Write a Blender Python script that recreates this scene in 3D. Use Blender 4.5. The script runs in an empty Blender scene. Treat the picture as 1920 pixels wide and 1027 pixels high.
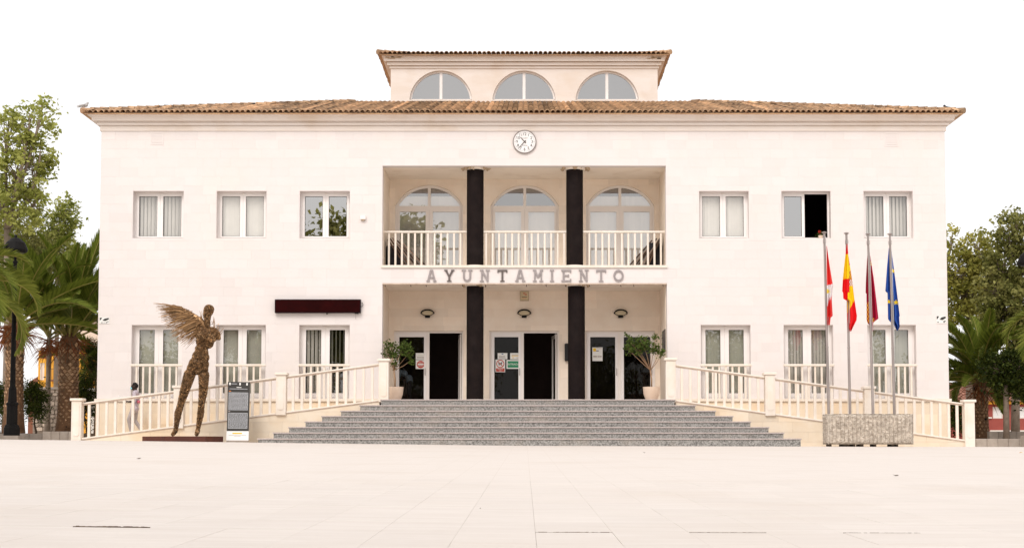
import bpy, bmesh, math, random
import numpy as np
from mathutils import Vector, Matrix, Euler

# ------------------------------------------------------------------ camera, sky, sun, exposure
SC = bpy.context.scene
COL = SC.collection
FPX, D0, PITCH = 2800.0, 50.0, math.radians(3.5)      # focal length in photo pixels, camera distance to facade
VPX, HORY = 985.0, 835.0
PPY = HORY - FPX * math.tan(PITCH)
cd = bpy.data.cameras.new('camera'); cam = bpy.data.objects.new('camera', cd); COL.objects.link(cam)
cam.location = (0, -D0, 0); cam.rotation_euler = (math.pi / 2 + PITCH, 0, 0)
cd.sensor_width = 36; cd.lens = 36 * FPX / 1920
cd.shift_x = -(VPX - 960) / 1920; cd.shift_y = (PPY - 513.5) / 1920
cd.clip_start = 0.1; cd.clip_end = 3000
SC.camera = cam

SUN_EL, SUN_AZ = math.radians(43), math.radians(196)   # azimuth: direction the light comes from, clockwise from +Y
w = bpy.data.worlds.new('World'); SC.world = w; w.use_nodes = True
nt = w.node_tree; nt.nodes.clear()
sky = nt.nodes.new('ShaderNodeTexSky'); sky.sky_type = 'NISHITA'; sky.sun_disc = False
sky.sun_elevation = SUN_EL; sky.sun_rotation = SUN_AZ; sky.dust_density = 4.0; sky.ozone_density = 0.6
veil = nt.nodes.new('ShaderNodeRGB'); veil.outputs[0].default_value = (10.4, 10.2, 10.15, 1)   # thin bright overcast
mx = nt.nodes.new('ShaderNodeMix'); mx.data_type = 'RGBA'; mx.inputs[0].default_value = 0.86
bgn = nt.nodes.new('ShaderNodeBackground'); bgn.inputs[1].default_value = 0.11
wo = nt.nodes.new('ShaderNodeOutputWorld')
nt.links.new(sky.outputs[0], mx.inputs[6]); nt.links.new(veil.outputs[0], mx.inputs[7])
nt.links.new(mx.outputs[2], bgn.inputs[0]); nt.links.new(bgn.outputs[0], wo.inputs[0])
sd = bpy.data.lights.new('sun', 'SUN'); sd.energy = 1.5; sd.angle = math.radians(25); sd.color = (1.0, 0.955, 0.91)
so = bpy.data.objects.new('sun', sd); COL.objects.link(so)
sdir = Vector((math.sin(SUN_AZ) * math.cos(SUN_EL), math.cos(SUN_AZ) * math.cos(SUN_EL), math.sin(SUN_EL)))
so.rotation_euler = sdir.to_track_quat('Z', 'Y').to_euler()
vs = SC.view_settings
vs.view_transform = 'Standard'; vs.look = 'None'; vs.exposure = 0.12; vs.gamma = 1.0
SC.cycles.max_bounces = 8; SC.cycles.transparent_max_bounces = 16

R = random.Random(7)
def uni(a, b): return R.uniform(a, b)
SN, CS = math.sin(PITCH), math.cos(PITCH)
def P(px, py, Y=0.0):
    """photo pixel -> world (X, Z) on the vertical plane at depth Y"""
    d = Y + D0; u = (PPY - py) / FPX
    Z = d * (u * CS + SN) / (CS - u * SN)
    return (px - VPX) / FPX * (d * CS + Z * SN), Z
def PX(px, py, Y=0.0): return P(px, py, Y)[0]
def PZ(py, Y=0.0): return P(985, py, Y)[1]
def P3(px, py, Y): x, z = P(px, py, Y); return Vector((x, Y, z))
def ground(x, y):
    g = -0.0114 * max(0.0, -4.3 - y) if y > -60 else -0.0114 * 55.7
    xx = max(-26, min(26, x))
    return g + (-0.012 * xx if xx < 0 else -0.0024 * xx)

# ------------------------------------------------------------------ materials
MATS = {}
def mat(name, c1, c2=None, scale=4.0, rough=0.7, bump=0.0, bscale=None, metal=0.0, spec=0.4, tone=0.0, rnd=0.0, stretch=(1, 1, 1), detail=5.0, c3=None, s3=0.7):
    m = bpy.data.materials.new(name); m.use_nodes = True; MATS[name] = m
    n, l = m.node_tree.nodes, m.node_tree.links
    b = n['Principled BSDF']; b.inputs['Roughness'].default_value = rough; b.inputs['Metallic'].default_value = metal
    b.inputs['Specular IOR Level'].default_value = spec
    tc = n.new('ShaderNodeTexCoord'); mp = n.new('ShaderNodeMapping'); mp.inputs['Scale'].default_value = stretch
    geo = n.new('ShaderNodeNewGeometry'); l.new(geo.outputs['Position'], mp.inputs['Vector'])
    col = None
    if c2 is not None:
        no = n.new('ShaderNodeTexNoise'); no.inputs['Scale'].default_value = scale; no.inputs['Detail'].default_value = detail; no.inputs['Roughness'].default_value = 0.65
        l.new(mp.outputs[0], no.inputs['Vector'])
        rp = n.new('ShaderNodeMapRange'); rp.inputs[1].default_value = 0.32; rp.inputs[2].default_value = 0.68
        l.new(no.outputs['Fac'], rp.inputs[0])
        mi = n.new('ShaderNodeMix'); mi.data_type = 'RGBA'
        mi.inputs[6].default_value = (*c1, 1); mi.inputs[7].default_value = (*c2, 1); l.new(rp.outputs[0], mi.inputs[0]); col = mi.outputs[2]
    else:
        rg = n.new('ShaderNodeRGB'); rg.outputs[0].default_value = (*c1, 1); col = rg.outputs[0]
    if c3 is not None:          # large soft stains
        no = n.new('ShaderNodeTexNoise'); no.inputs['Scale'].default_value = s3; no.inputs['Detail'].default_value = 6; l.new(geo.outputs['Position'], no.inputs['Vector'])
        rp = n.new('ShaderNodeMapRange'); rp.inputs[1].default_value = 0.52; rp.inputs[2].default_value = 0.75; rp.inputs[4].default_value = 0.7
        l.new(no.outputs['Fac'], rp.inputs[0])
        mi = n.new('ShaderNodeMix'); mi.data_type = 'RGBA'; l.new(rp.outputs[0], mi.inputs[0]); l.new(col, mi.inputs[6]); mi.inputs[7].default_value = (*c3, 1); col = mi.outputs[2]
    if tone or rnd:             # piece-to-piece variation
        at = n.new('ShaderNodeAttribute'); at.attribute_name = 'tone'
        oi = n.new('ShaderNodeObjectInfo')
        ad = n.new('ShaderNodeMath'); ad.operation = 'MULTIPLY_ADD'; l.new(at.outputs['Fac'], ad.inputs[0]); ad.inputs[1].default_value = tone
        m2 = n.new('ShaderNodeMath'); m2.operation = 'MULTIPLY_ADD'; l.new(oi.outputs['Random'], m2.inputs[0]); m2.inputs[1].default_value = rnd; m2.inputs[2].default_value = 1.0 - rnd * 0.5
        l.new(m2.outputs[0], ad.inputs[2])
        hs = n.new('ShaderNodeVectorMath'); hs.operation = 'SCALE'; l.new(col, hs.inputs[0]); l.new(ad.outputs[0], hs.inputs['Scale']); col = hs.outputs[0]
    l.new(col, b.inputs['Base Color'])
    if bump:
        nb = n.new('ShaderNodeTexNoise'); nb.inputs['Scale'].default_value = bscale or scale * 4; nb.inputs['Detail'].default_value = 4
        l.new(mp.outputs[0], nb.inputs['Vector'])
        bp = n.new('ShaderNodeBump'); bp.inputs['Strength'].default_value = bump; bp.inputs['Distance'].default_value = 0.02
        l.new(nb.outputs['Fac'], bp.inputs['Height']); l.new(bp.outputs[0], b.inputs['Normal'])
    return m

def glass(name, refl, tint, rough=0.0):
    m = bpy.data.materials.new(name); m.use_nodes = True; MATS[name] = m
    n, l = m.node_tree.nodes, m.node_tree.links; n.remove(n['Principled BSDF'])
    t = n.new('ShaderNodeBsdfTransparent'); t.inputs[0].default_value = (*tint, 1)
    g = n.new('ShaderNodeBsdfGlossy'); g.inputs['Roughness'].default_value = rough
    g.inputs[0].default_value = (1, 1, 1, 1)
    no = n.new('ShaderNodeTexNoise'); no.inputs['Scale'].default_value = 0.9; no.inputs['Detail'].default_value = 1
    geo = n.new('ShaderNodeNewGeometry'); l.new(geo.outputs['Position'], no.inputs['Vector'])
    bp = n.new('ShaderNodeBump'); bp.inputs['Strength'].default_value = 0.05; bp.inputs['Distance'].default_value = 0.02; l.new(no.outputs['Fac'], bp.inputs['Height']); l.new(bp.outputs[0], g.inputs['Normal'])
    mi = n.new('ShaderNodeMixShader'); mi.inputs[0].default_value = refl
    l.new(t.outputs[0], mi.inputs[1]); l.new(g.outputs[0], mi.inputs[2]); l.new(mi.outputs[0], n['Material Output'].inputs[0])
    return m

def leafmat(name, c1, c2, trans=0.35):
    m = bpy.data.materials.new(name); m.use_nodes = True; MATS[name] = m
    n, l = m.node_tree.nodes, m.node_tree.links
    b = n['Principled BSDF']; b.inputs['Roughness'].default_value = 0.6; b.inputs['Specular IOR Level'].default_value = 0.12
    at = n.new('ShaderNodeAttribute'); at.attribute_name = 'tone'
    oi = n.new('ShaderNodeObjectInfo')
    ad = n.new('ShaderNodeMath'); ad.operation = 'MULTIPLY_ADD'; l.new(oi.outputs['Random'], ad.inputs[0]); ad.inputs[1].default_value = 0.3; l.new(at.outputs['Fac'], ad.inputs[2])
    mi = n.new('ShaderNodeMix'); mi.data_type = 'RGBA'; l.new(ad.outputs[0], mi.inputs[0]); mi.inputs[6].default_value = (*c1, 1); mi.inputs[7].default_value = (*c2, 1)
    l.new(mi.outputs[2], b.inputs['Base Color'])
    tr = n.new('ShaderNodeBsdfTranslucent'); l.new(mi.outputs[2], tr.inputs[0])
    ms = n.new('ShaderNodeMixShader'); ms.inputs[0].default_value = trans
    l.new(b.outputs[0], ms.inputs[1]); l.new(tr.outputs[0], ms.inputs[2]); l.new(ms.outputs[0], n['Material Output'].inputs[0])
    return m

def vcolmat(name, rough=0.8, trans=0.0):
    m = bpy.data.materials.new(name); m.use_nodes = True; MATS[name] = m
    n, l = m.node_tree.nodes, m.node_tree.links; b = n['Principled BSDF']; b.inputs['Roughness'].default_value = rough
    b.inputs['Specular IOR Level'].default_value = 0.2
    at = n.new('ShaderNodeAttribute'); at.attribute_name = 'print'; l.new(at.outputs['Color'], b.inputs['Base Color'])
    if trans:
        tr = n.new('ShaderNodeBsdfTranslucent'); l.new(at.outputs['Color'], tr.inputs[0]); ms = n.new('ShaderNodeMixShader'); ms.inputs[0].default_value = trans
        l.new(b.outputs[0], ms.inputs[1]); l.new(tr.outputs[0], ms.inputs[2]); l.new(ms.outputs[0], n['Material Output'].inputs[0])
    return m

mat('facade', (0.765, 0.708, 0.69), (0.75, 0.69, 0.662), 1.6, 0.75, 0.06, 14, tone=0.03, c3=(0.765, 0.69, 0.64), s3=0.35)
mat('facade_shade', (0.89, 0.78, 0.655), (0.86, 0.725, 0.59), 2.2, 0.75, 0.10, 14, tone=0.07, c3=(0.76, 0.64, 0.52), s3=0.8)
mat('backing', (0.70, 0.63, 0.56), rough=0.9)
mat('render', (0.80, 0.73, 0.68), (0.755, 0.665, 0.59), 1.2, 0.8, 0.05, 30, stretch=(0.5, 0.5, 2.5), c3=(0.68, 0.56, 0.45), s3=0.9)
mat('soffit', (0.92, 0.83, 0.72), (0.89, 0.785, 0.665), 0.8, 0.9, c3=(0.74, 0.62, 0.50), s3=1.4)
mat('patch', (0.55, 0.42, 0.29), (0.40, 0.29, 0.18), 9, 0.95, 0.3)
mat('rampstone', (0.80, 0.70, 0.57), (0.76, 0.63, 0.47), 1.1, 0.75, 0.05, 25, tone=0.08, c3=(0.74, 0.54, 0.34), s3=0.8)
mat('paintstone', (0.83, 0.755, 0.68), (0.78, 0.68, 0.57), 2.5, 0.7, 0.05, 30, rnd=0.05)
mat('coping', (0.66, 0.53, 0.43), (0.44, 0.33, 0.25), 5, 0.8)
mat('upvc', (0.86, 0.82, 0.80), (0.83, 0.78, 0.75), 1.0, 0.35, spec=0.5)
mat('upvcwarm', (0.86, 0.80, 0.75), (0.83, 0.765, 0.71), 1.0, 0.4, spec=0.5)
mat('gasket', (0.04, 0.035, 0.03), rough=0.7)
mat('column', (0.0105, 0.0075, 0.0075), (0.018, 0.012, 0.011), 3, 0.85, 0.15, 18, spec=0.08, c3=(0.022, 0.016, 0.015), s3=2.5)
mat('tile', (0.55, 0.365, 0.215), (0.37, 0.215, 0.12), 2.3, 0.85, 0.25, 30, tone=0.42, rnd=0.5, c3=(0.25, 0.165, 0.11), s3=1.5)
mat('granite', (0.43, 0.415, 0.39), (0.085, 0.08, 0.075), 22, 0.6, 0.0, detail=3, c3=(0.36, 0.31, 0.26), s3=1.2)
mat('nosing', (0.56, 0.48, 0.45), (0.36, 0.31, 0.29), 30, 0.6, detail=2)
mat('paving', (0.69, 0.628, 0.578), (0.635, 0.568, 0.512), 3.4, 0.75, 0.3, 26, rnd=0.035, stretch=(0.45, 2.6, 1), c3=(0.615, 0.54, 0.475), s3=0.5)
mat('bed', (0.20, 0.15, 0.10), (0.10, 0.07, 0.05), 20, 0.95)
mat('blindwhite', (0.80, 0.79, 0.77), (0.76, 0.75, 0.73), 3, 0.8, rnd=0.06)
mat('blindgrey', (0.60, 0.585, 0.56), (0.54, 0.525, 0.50), 3, 0.8, rnd=0.08)
mat('blindgreen', (0.41, 0.42, 0.375), (0.36, 0.37, 0.325), 3, 0.8, rnd=0.10)  # tree reflections and glass tint of the lower panes put into the slat colour
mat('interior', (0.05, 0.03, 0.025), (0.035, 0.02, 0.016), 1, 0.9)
mat('steel', (0.40, 0.35, 0.33), (0.30, 0.26, 0.245), 6, 0.42, metal=0.6, stretch=(1, 1, 0.2))
mat('blackmetal', (0.007, 0.006, 0.006), (0.011, 0.010, 0.009), 5, 0.6, spec=0.12)
mat('blackplastic', (0.008, 0.007, 0.007), rough=0.5)
mat('banner', (0.026, 0.0010, 0.0012), (0.013, 0.0006, 0.0007), 1.5, 0.3, spec=0.06)
mat('bannertrim', (0.012, 0.004, 0.006), rough=0.6, spec=0.1)
mat('lampglass', (0.62, 0.52, 0.34), (0.55, 0.44, 0.27), 5, 0.4)
mat('letters', (0.36, 0.315, 0.31), (0.28, 0.245, 0.24), 10, 0.5, metal=0.2)
mat('lettersdark', (0.10, 0.082, 0.075), (0.15, 0.12, 0.11), 10, 0.55, metal=0.2)
mat('clockface', (0.82, 0.80, 0.79), rough=0.4)
mat('clockrim', (0.24, 0.20, 0.185), rough=0.4, metal=0.3)
mat('ink', (0.025, 0.02, 0.02), rough=0.7)
mat('bronze', (0.20, 0.105, 0.038), (0.07, 0.034, 0.013), 16, 0.42, 0.5, 40, metal=0.45, spec=0.6)
mat('rods', (0.37, 0.22, 0.105), (0.23, 0.125, 0.055), 6, 0.36, metal=0.55, tone=0.95)
mat('corten', (0.105, 0.024, 0.010), (0.060, 0.014, 0.007), 3, 0.55, 0.1, c3=(0.15, 0.045, 0.016), s3=2)
mat('plinthtop', (0.62, 0.52, 0.42), (0.28, 0.16, 0.10), 9, 0.7)
mat('panelblack', (0.035, 0.032, 0.029), rough=0.4)
mat('panelgrey', (0.42, 0.425, 0.44), (0.26, 0.265, 0.28), 38, 0.45, detail=2, stretch=(0.55, 1, 1.5))
mat('paper', (0.80, 0.79, 0.76), rough=0.7)
mat('papergreen', (0.70, 0.72, 0.60), (0.80, 0.80, 0.74), 9, 0.7)
mat('signred', (0.50, 0.055, 0.03), rough=0.5)
mat('signgreen', (0.02, 0.23, 0.10), rough=0.5)
mat('signyellow', (0.80, 0.50, 0.02), rough=0.6)
mat('signblue', (0.03, 0.10, 0.25), rough=0.6)
mat('orange', (0.70, 0.22, 0.04), rough=0.6)
mat('hewn', (0.72, 0.64, 0.545), (0.31, 0.255, 0.205), 11, 0.95, 0.9, 26, detail=6)
mat('terracotta', (0.78, 0.62, 0.49), (0.72, 0.55, 0.42), 3, 0.7, 0.05)
mat('soil', (0.10, 0.07, 0.045), rough=1)
mat('bark', (0.30, 0.235, 0.185), (0.20, 0.15, 0.11), 6, 0.9, 0.4, 20)
mat('barkdark', (0.13, 0.09, 0.06), (0.07, 0.05, 0.035), 6, 0.9, 0.4, 20)
mat('twig', (0.40, 0.25, 0.15), (0.30, 0.18, 0.10), 8, 0.85)
mat('palmbark', (0.20, 0.105, 0.05), (0.10, 0.05, 0.025), 5, 0.9, 0.5, 20, tone=0.9)
mat('palmscar', (0.40, 0.26, 0.155), (0.17, 0.095, 0.045), 8, 0.9, 0.5, 25, tone=0.9)
mat('deadleaf', (0.33, 0.11, 0.03), (0.16, 0.05, 0.015), 5, 0.9)
mat('rachis', (0.28, 0.25, 0.055), (0.22, 0.18, 0.04), 5, 0.6)
leafmat('palmleaf', (0.055, 0.085, 0.010), (0.22, 0.26, 0.036), 0.38)
leafmat('palmbright', (0.085, 0.12, 0.016), (0.28, 0.30, 0.055), 0.38)
leafmat('planeleaf', (0.18, 0.21, 0.032), (0.50, 0.51, 0.15), 0.46)
leafmat('darkleaf', (0.10, 0.112, 0.022), (0.36, 0.345, 0.115), 0.42)
leafmat('yellowleaf', (0.17, 0.18, 0.025), (0.46, 0.42, 0.11), 0.42)
leafmat('hedgeleaf', (0.022, 0.036, 0.007), (0.10, 0.125, 0.022), 0.28)
leafmat('ficusleaf', (0.016, 0.036, 0.007), (0.15, 0.21, 0.045), 0.3)
mat('plank', (0.115, 0.062, 0.036), (0.05, 0.027, 0.016), 3, 0.7, stretch=(1, 1, 0.15), tone=1.2, rnd=0.6)
mat('plankpale', (0.40, 0.30, 0.24), (0.28, 0.19, 0.14), 5, 0.8)
mat('orangewall', (0.80, 0.40, 0.05), (0.74, 0.34, 0.035), 0.8, 0.85)
mat('palewall', (0.74, 0.60, 0.49), (0.68, 0.53, 0.42), 0.8, 0.85)
mat('redwall', (0.36, 0.085, 0.065), (0.31, 0.07, 0.055), 0.8, 0.85)
mat('whitewall', (0.80, 0.76, 0.70), (0.74, 0.68, 0.60), 0.8, 0.85)
mat('rustwood', (0.20, 0.075, 0.04), rough=0.7)
mat('roofred', (0.36, 0.175, 0.12), (0.20, 0.085, 0.055), 1.6, 0.9, tone=0.5)
mat('rubble', (0.44, 0.36, 0.29), (0.26, 0.20, 0.155), 3, 0.95, 0.4, 12, tone=0.6, rnd=0.5)
mat('mortar', (0.30, 0.24, 0.19), rough=0.95)
mat('kerbstone', (0.42, 0.36, 0.305), (0.33, 0.275, 0.23), 5, 0.85, 0.2, rnd=0.3)
mat('hill', (0.42, 0.40, 0.38), (0.36, 0.36, 0.33), 0.05, 1.0)
mat('skin', (0.030, 0.014, 0.009), rough=0.55)
mat('hair', (0.008, 0.006, 0.006), rough=0.9)
mat('shirt', (0.55, 0.48, 0.53), (0.47, 0.41, 0.46), 8, 0.85)
mat('trousers', (0.47, 0.42, 0.41), (0.40, 0.355, 0.35), 8, 0.9)
mat('shoe', (0.05, 0.035, 0.03), rough=0.7)
mat('mask', (0.25, 0.62, 0.68), rough=0.8)
mat('pinkbag', (0.65, 0.16, 0.22), rough=0.7)
mat('blueshirt', (0.30, 0.38, 0.46), (0.24, 0.31, 0.38), 6, 0.85)
mat('darkcloth', (0.02, 0.02, 0.025), rough=0.85)
mat('woodcounter', (0.17, 0.085, 0.04), (0.11, 0.05, 0.024), 3, 0.5)
mat('feather', (0.35, 0.34, 0.34), (0.62, 0.60, 0.58), 20, 0.8)
mat('featherdark', (0.03, 0.03, 0.035), rough=0.8)
mat('geranium', (0.55, 0.03, 0.02), rough=0.7)
mat('cloudwhite', (0.84, 0.83, 0.81), rough=0.6)
glass('glass_upper', 0.30, (0.93, 0.92, 0.90)); glass('glass_lower', 0.14, (0.95, 0.94, 0.91)); glass('glass_door', 0.018, (0.62, 0.62, 0.60)); glass('glass_attic', 0.36, (0.4, 0.38, 0.38))
glass('glass_dark', 0.42, (0.5, 0.5, 0.5))
vcolmat('flagcloth', 0.85, 0.12); vcolmat('print', 0.5)

# ------------------------------------------------------------------ builders
def root_of(o):
    while o.parent: o = o.parent
    return o
def org(parent): return root_of(parent).location.copy() if parent else Vector((0, 0, 0))
def tag(o, label=None, cat=None, group=None, kind=None):
    if label: o['label'] = label
    if cat: o['category'] = cat
    if group: o['group'] = group
    if kind: o['kind'] = kind
    return o
def thing(name, loc, label, cat, group=None):
    o = bpy.data.objects.new(name, None); COL.objects.link(o); o.location = loc; o.empty_display_size = 0.2
    return tag(o, label, cat, group)
def link(name, me, parent=None, loc=None, rot=None):
    o = bpy.data.objects.new(name, me); COL.objects.link(o)
    if parent: o.parent = parent
    if loc is not None: o.location = Vector(loc) - org(parent)
    if rot is not None: o.rotation_euler = rot
    return o

class MB:
    def __init__(s): s.v = []; s.f = []; s.t = []; s.m = []; s.cur = 0
    def face(s, idx, tone=0.0): s.f.append(tuple(idx)); s.t.append(tone); s.m.append(s.cur)
    def poly(s, pts, tone=0.0):
        b = len(s.v); s.v += [tuple(p) for p in pts]; s.face(range(b, b + len(pts)), tone); return s
    def box(s, x0, x1, y0, y1, z0, z1, tone=0.0):
        b = len(s.v)
        s.v += [(x0, y0, z0), (x1, y0, z0), (x1, y1, z0), (x0, y1, z0), (x0, y0, z1), (x1, y0, z1), (x1, y1, z1), (x0, y1, z1)]
        for q in ((0, 3, 2, 1), (4, 5, 6, 7), (0, 1, 5, 4), (1, 2, 6, 5), (2, 3, 7, 6), (3, 0, 4, 7)): s.face([b + i for i in q], tone)
        return s
    def prism(s, pts, y0, y1, tone=0.0):
        """polygon in XZ (counter-clockwise seen from -Y), extruded from y0 (front) to y1 (back)"""
        b = len(s.v); n = len(pts)
        s.v += [(p[0], y0, p[1]) for p in pts] + [(p[0], y1, p[1]) for p in pts]
        s.face(range(b, b + n), tone); s.face([b + n + i for i in range(n - 1, -1, -1)], tone)
        for i in range(n): j = (i + 1) % n; s.face((b + i, b + n + i, b + n + j, b + j), tone)
        return s
    def ring(s, outer, inner, y0, y1, closed=False, tone=0.0):
        """strip between two XZ polylines of equal length, extruded"""
        n = len(outer); rng = range(n if closed else n - 1)
        b = len(s.v)
        for pl, y in ((outer, y0), (inner, y0), (outer, y1), (inner, y1)): s.v += [(p[0], y, p[1]) for p in pl]
        for i in rng:
            j = (i + 1) % n
            s.face((b + i, b + j, b + n + j, b + n + i), tone); s.face((b + 2 * n + i, b + 3 * n + i, b + 3 * n + j, b + 2 * n + j), tone)
            s.face((b + i, b + 2 * n + i, b + 2 * n + j, b + j), tone); s.face((b + n + i, b + n + j, b + 3 * n + j, b + 3 * n + i), tone)
        if not closed:
            for i in (0, n - 1): s.face((b + i, b + n + i, b + 3 * n + i, b + 2 * n + i), tone)
        return s
    def tube(s, pts, radii, n=8, tone=0.0, caps=True):
        pts = [Vector(p) for p in pts]; b = len(s.v); k = len(pts); up = None
        for i, p in enumerate(pts):
            t = (pts[min(i + 1, k - 1)] - pts[max(i - 1, 0)]).normalized()
            if up is None: up = t.orthogonal().normalized()
            up = (up - t * up.dot(t)); up = up.normalized() if up.length > 1e-6 else t.orthogonal().normalized()
            sd_ = t.cross(up); r = radii[i] if hasattr(radii, '__len__') else radii
            for a in range(n):
                c = math.cos(2 * math.pi * a / n); q = math.sin(2 * math.pi * a / n)
                s.v.append(tuple(p + up * (r * c) + sd_ * (r * q)))
        for i in range(k - 1):
            for a in range(n):
                a2 = (a + 1) % n; s.face((b + i * n + a, b + i * n + a2, b + (i + 1) * n + a2, b + (i + 1) * n + a), tone)
        if caps: s.face([b + a for a in range(n - 1, -1, -1)], tone); s.face([b + (k - 1) * n + a for a in range(n)], tone)
        return s
    def lathe(s, prof, cx, cy, n=24, tone=0.0, caps=True):
        b = len(s.v); k = len(prof)
        for r, z in prof:
            for a in range(n): s.v.append((cx + r * math.cos(2 * math.pi * a / n), cy + r * math.sin(2 * math.pi * a / n), z))
        for i in range(k - 1):
            for a in range(n):
                a2 = (a + 1) % n; s.face((b + i * n + a, b + i * n + a2, b + (i + 1) * n + a2, b + (i + 1) * n + a), tone)
        if caps:
            s.face([b + a for a in range(n - 1, -1, -1)], tone); s.face([b + (k - 1) * n + a for a in range(n)], tone)
        return s
    def mesh(s, name, mats, off=Vector((0, 0, 0)), smooth=False):
        me = bpy.data.meshes.new(name)
        me.from_pydata([(a - off.x, b - off.y, c - off.z) for a, b, c in s.v], [], s.f)
        for m in (mats if isinstance(mats, (list, tuple)) else [mats]): me.materials.append(MATS[m])
        if any(s.m): me.polygons.foreach_set('material_index', s.m)
        if any(s.t):
            a = me.attributes.new('tone', 'FLOAT', 'FACE'); a.data.foreach_set('value', s.t)
        if smooth: me.polygons.foreach_set('use_smooth', [True] * len(s.f))
        me.update(); return me
    def build(s, name, mats, parent=None, smooth=False):
        return link(name, s.mesh(name, mats, org(parent), smooth), parent)

def smooth_by_angle(me, ang=0.7):
    bm = bmesh.new(); bm.from_mesh(me)
    for e in bm.edges: e.smooth = len(e.link_faces) == 2 and e.calc_face_angle(9) < ang
    for f in bm.faces: f.smooth = True
    bm.to_mesh(me); bm.free()
def bevel(me, wd, seg=1):
    bm = bmesh.new(); bm.from_mesh(me); bmesh.ops.bevel(bm, geom=bm.edges[:], offset=wd, segments=seg, affect='EDGES', profile=0.5); bm.to_mesh(me); bm.free(); return me
def bevelbox(dx, dy, dz, m, wd=0.006, name='piece'):
    """box centred in x and y, standing on z = 0"""
    b = MB(); b.box(-dx / 2, dx / 2, -dy / 2, dy / 2, 0, dz); return bevel(b.mesh(name, m), wd)
def text_mesh(txt, size, ext, m):
    cu = bpy.data.curves.new('lettering', 'FONT'); cu.body = txt; cu.size = size; cu.extrude = ext; cu.align_x = 'CENTER'; cu.align_y = 'CENTER'
    o = bpy.data.objects.new('lettering', cu); COL.objects.link(o)
    me = bpy.data.meshes.new_from_object(o.evaluated_get(bpy.context.evaluated_depsgraph_get()))
    bpy.data.objects.remove(o); bpy.data.curves.remove(cu)
    me.materials.clear(); me.materials.append(MATS[m]); return me

# rectangles with holes
def subtract(rects, hole):
    out = []; hx0, hx1, hz0, hz1 = hole
    for (a, b, c, d) in rects:
        if hx1 <= a or hx0 >= b or hz1 <= c or hz0 >= d: out.append((a, b, c, d)); continue
        if hx0 > a: out.append((a, hx0, c, d))
        if hx1 < b: out.append((hx1, b, c, d))
        m0, m1 = max(a, hx0), min(b, hx1)
        if hz0 > c: out.append((m0, m1, c, hz0))
        if hz1 < d: out.append((m0, m1, hz1, d))
    return out
def wall_sheet(mb, x0, x1, z0, z1, holes, y0, y1, reveal=True):
    """wall of real thickness with openings: grid of front/back quads and the reveals"""
    xs = sorted({x0, x1} | {max(x0, min(x1, h[i])) for h in holes for i in (0, 1)}); zs = sorted({z0, z1} | {max(z0, min(z1, h[i])) for h in holes for i in (2, 3)})
    solid = lambda i, j: 0 <= i < len(xs) - 1 and 0 <= j < len(zs) - 1 and not any(h[0] < (xs[i] + xs[i + 1]) / 2 < h[1] and h[2] < (zs[j] + zs[j + 1]) / 2 < h[3] for h in holes)
    for i in range(len(xs) - 1):
        for j in range(len(zs) - 1):
            if not solid(i, j): continue
            a, b, c, d = xs[i], xs[i + 1], zs[j], zs[j + 1]
            mb.poly([(a, y0, c), (b, y0, c), (b, y0, d), (a, y0, d)]); mb.poly([(b, y1, c), (a, y1, c), (a, y1, d), (b, y1, d)])
            if not solid(i - 1, j): mb.poly([(a, y0, c), (a, y0, d), (a, y1, d), (a, y1, c)])
            if not solid(i + 1, j): mb.poly([(b, y0, c), (b, y1, c), (b, y1, d), (b, y0, d)])
            if not solid(i, j - 1): mb.poly([(a, y0, c), (a, y1, c), (b, y1, c), (b, y0, c)])
            if not solid(i, j + 1): mb.poly([(a, y0, d), (b, y0, d), (b, y1, d), (a, y1, d)])
def slab_rects(x0, x1, z0, z1, holes, cw, ch, rnd):
    out = []; row = 0; z = z0; n = max(1, round((z1 - z0) / ch)); ch = (z1 - z0) / n
    for row in range(n):
        z = z0 + row * ch; x = x0 - rnd.uniform(0, cw)
        while x < x1:
            wd = cw * rnd.choice((0.75, 1, 1, 1.25)); a, b = max(x, x0), min(x + wd, x1); x += wd
            if b - a < 0.02: continue
            rs = [(a, b, z, z + ch)]
            for h in holes: rs = subtract(rs, h)
            out += [r for r in rs if r[1] - r[0] > 0.015 and r[3] - r[2] > 0.015]
    return out
def clad(rects, parent, y, th, m, n_parts, rnd, gap=0.0007, name='stone_slab', split=None):
    """slabs proud of the wall at depth y; the largest n_parts are parts, the rest one stuff part"""
    rects = sorted(rects, key=lambda r: -(r[1] - r[0]) * (r[3] - r[2])); rest = MB(); o0 = org(parent)
    for k, (a, b, c, d) in enumerate(rects):
        t = rnd.gauss(0, 0.45); pr = th + rnd.uniform(-0.0015, 0.0015)
        mb = MB() if k < n_parts else rest
        mb.box(a + gap, b - gap, y - pr, y, c + gap, d - gap, t or 0.01)
        if k < n_parts: mb.build(name, m, parent)
    if rest.f: tag(rest.build('slab_cladding', m, parent), kind='stuff')

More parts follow.
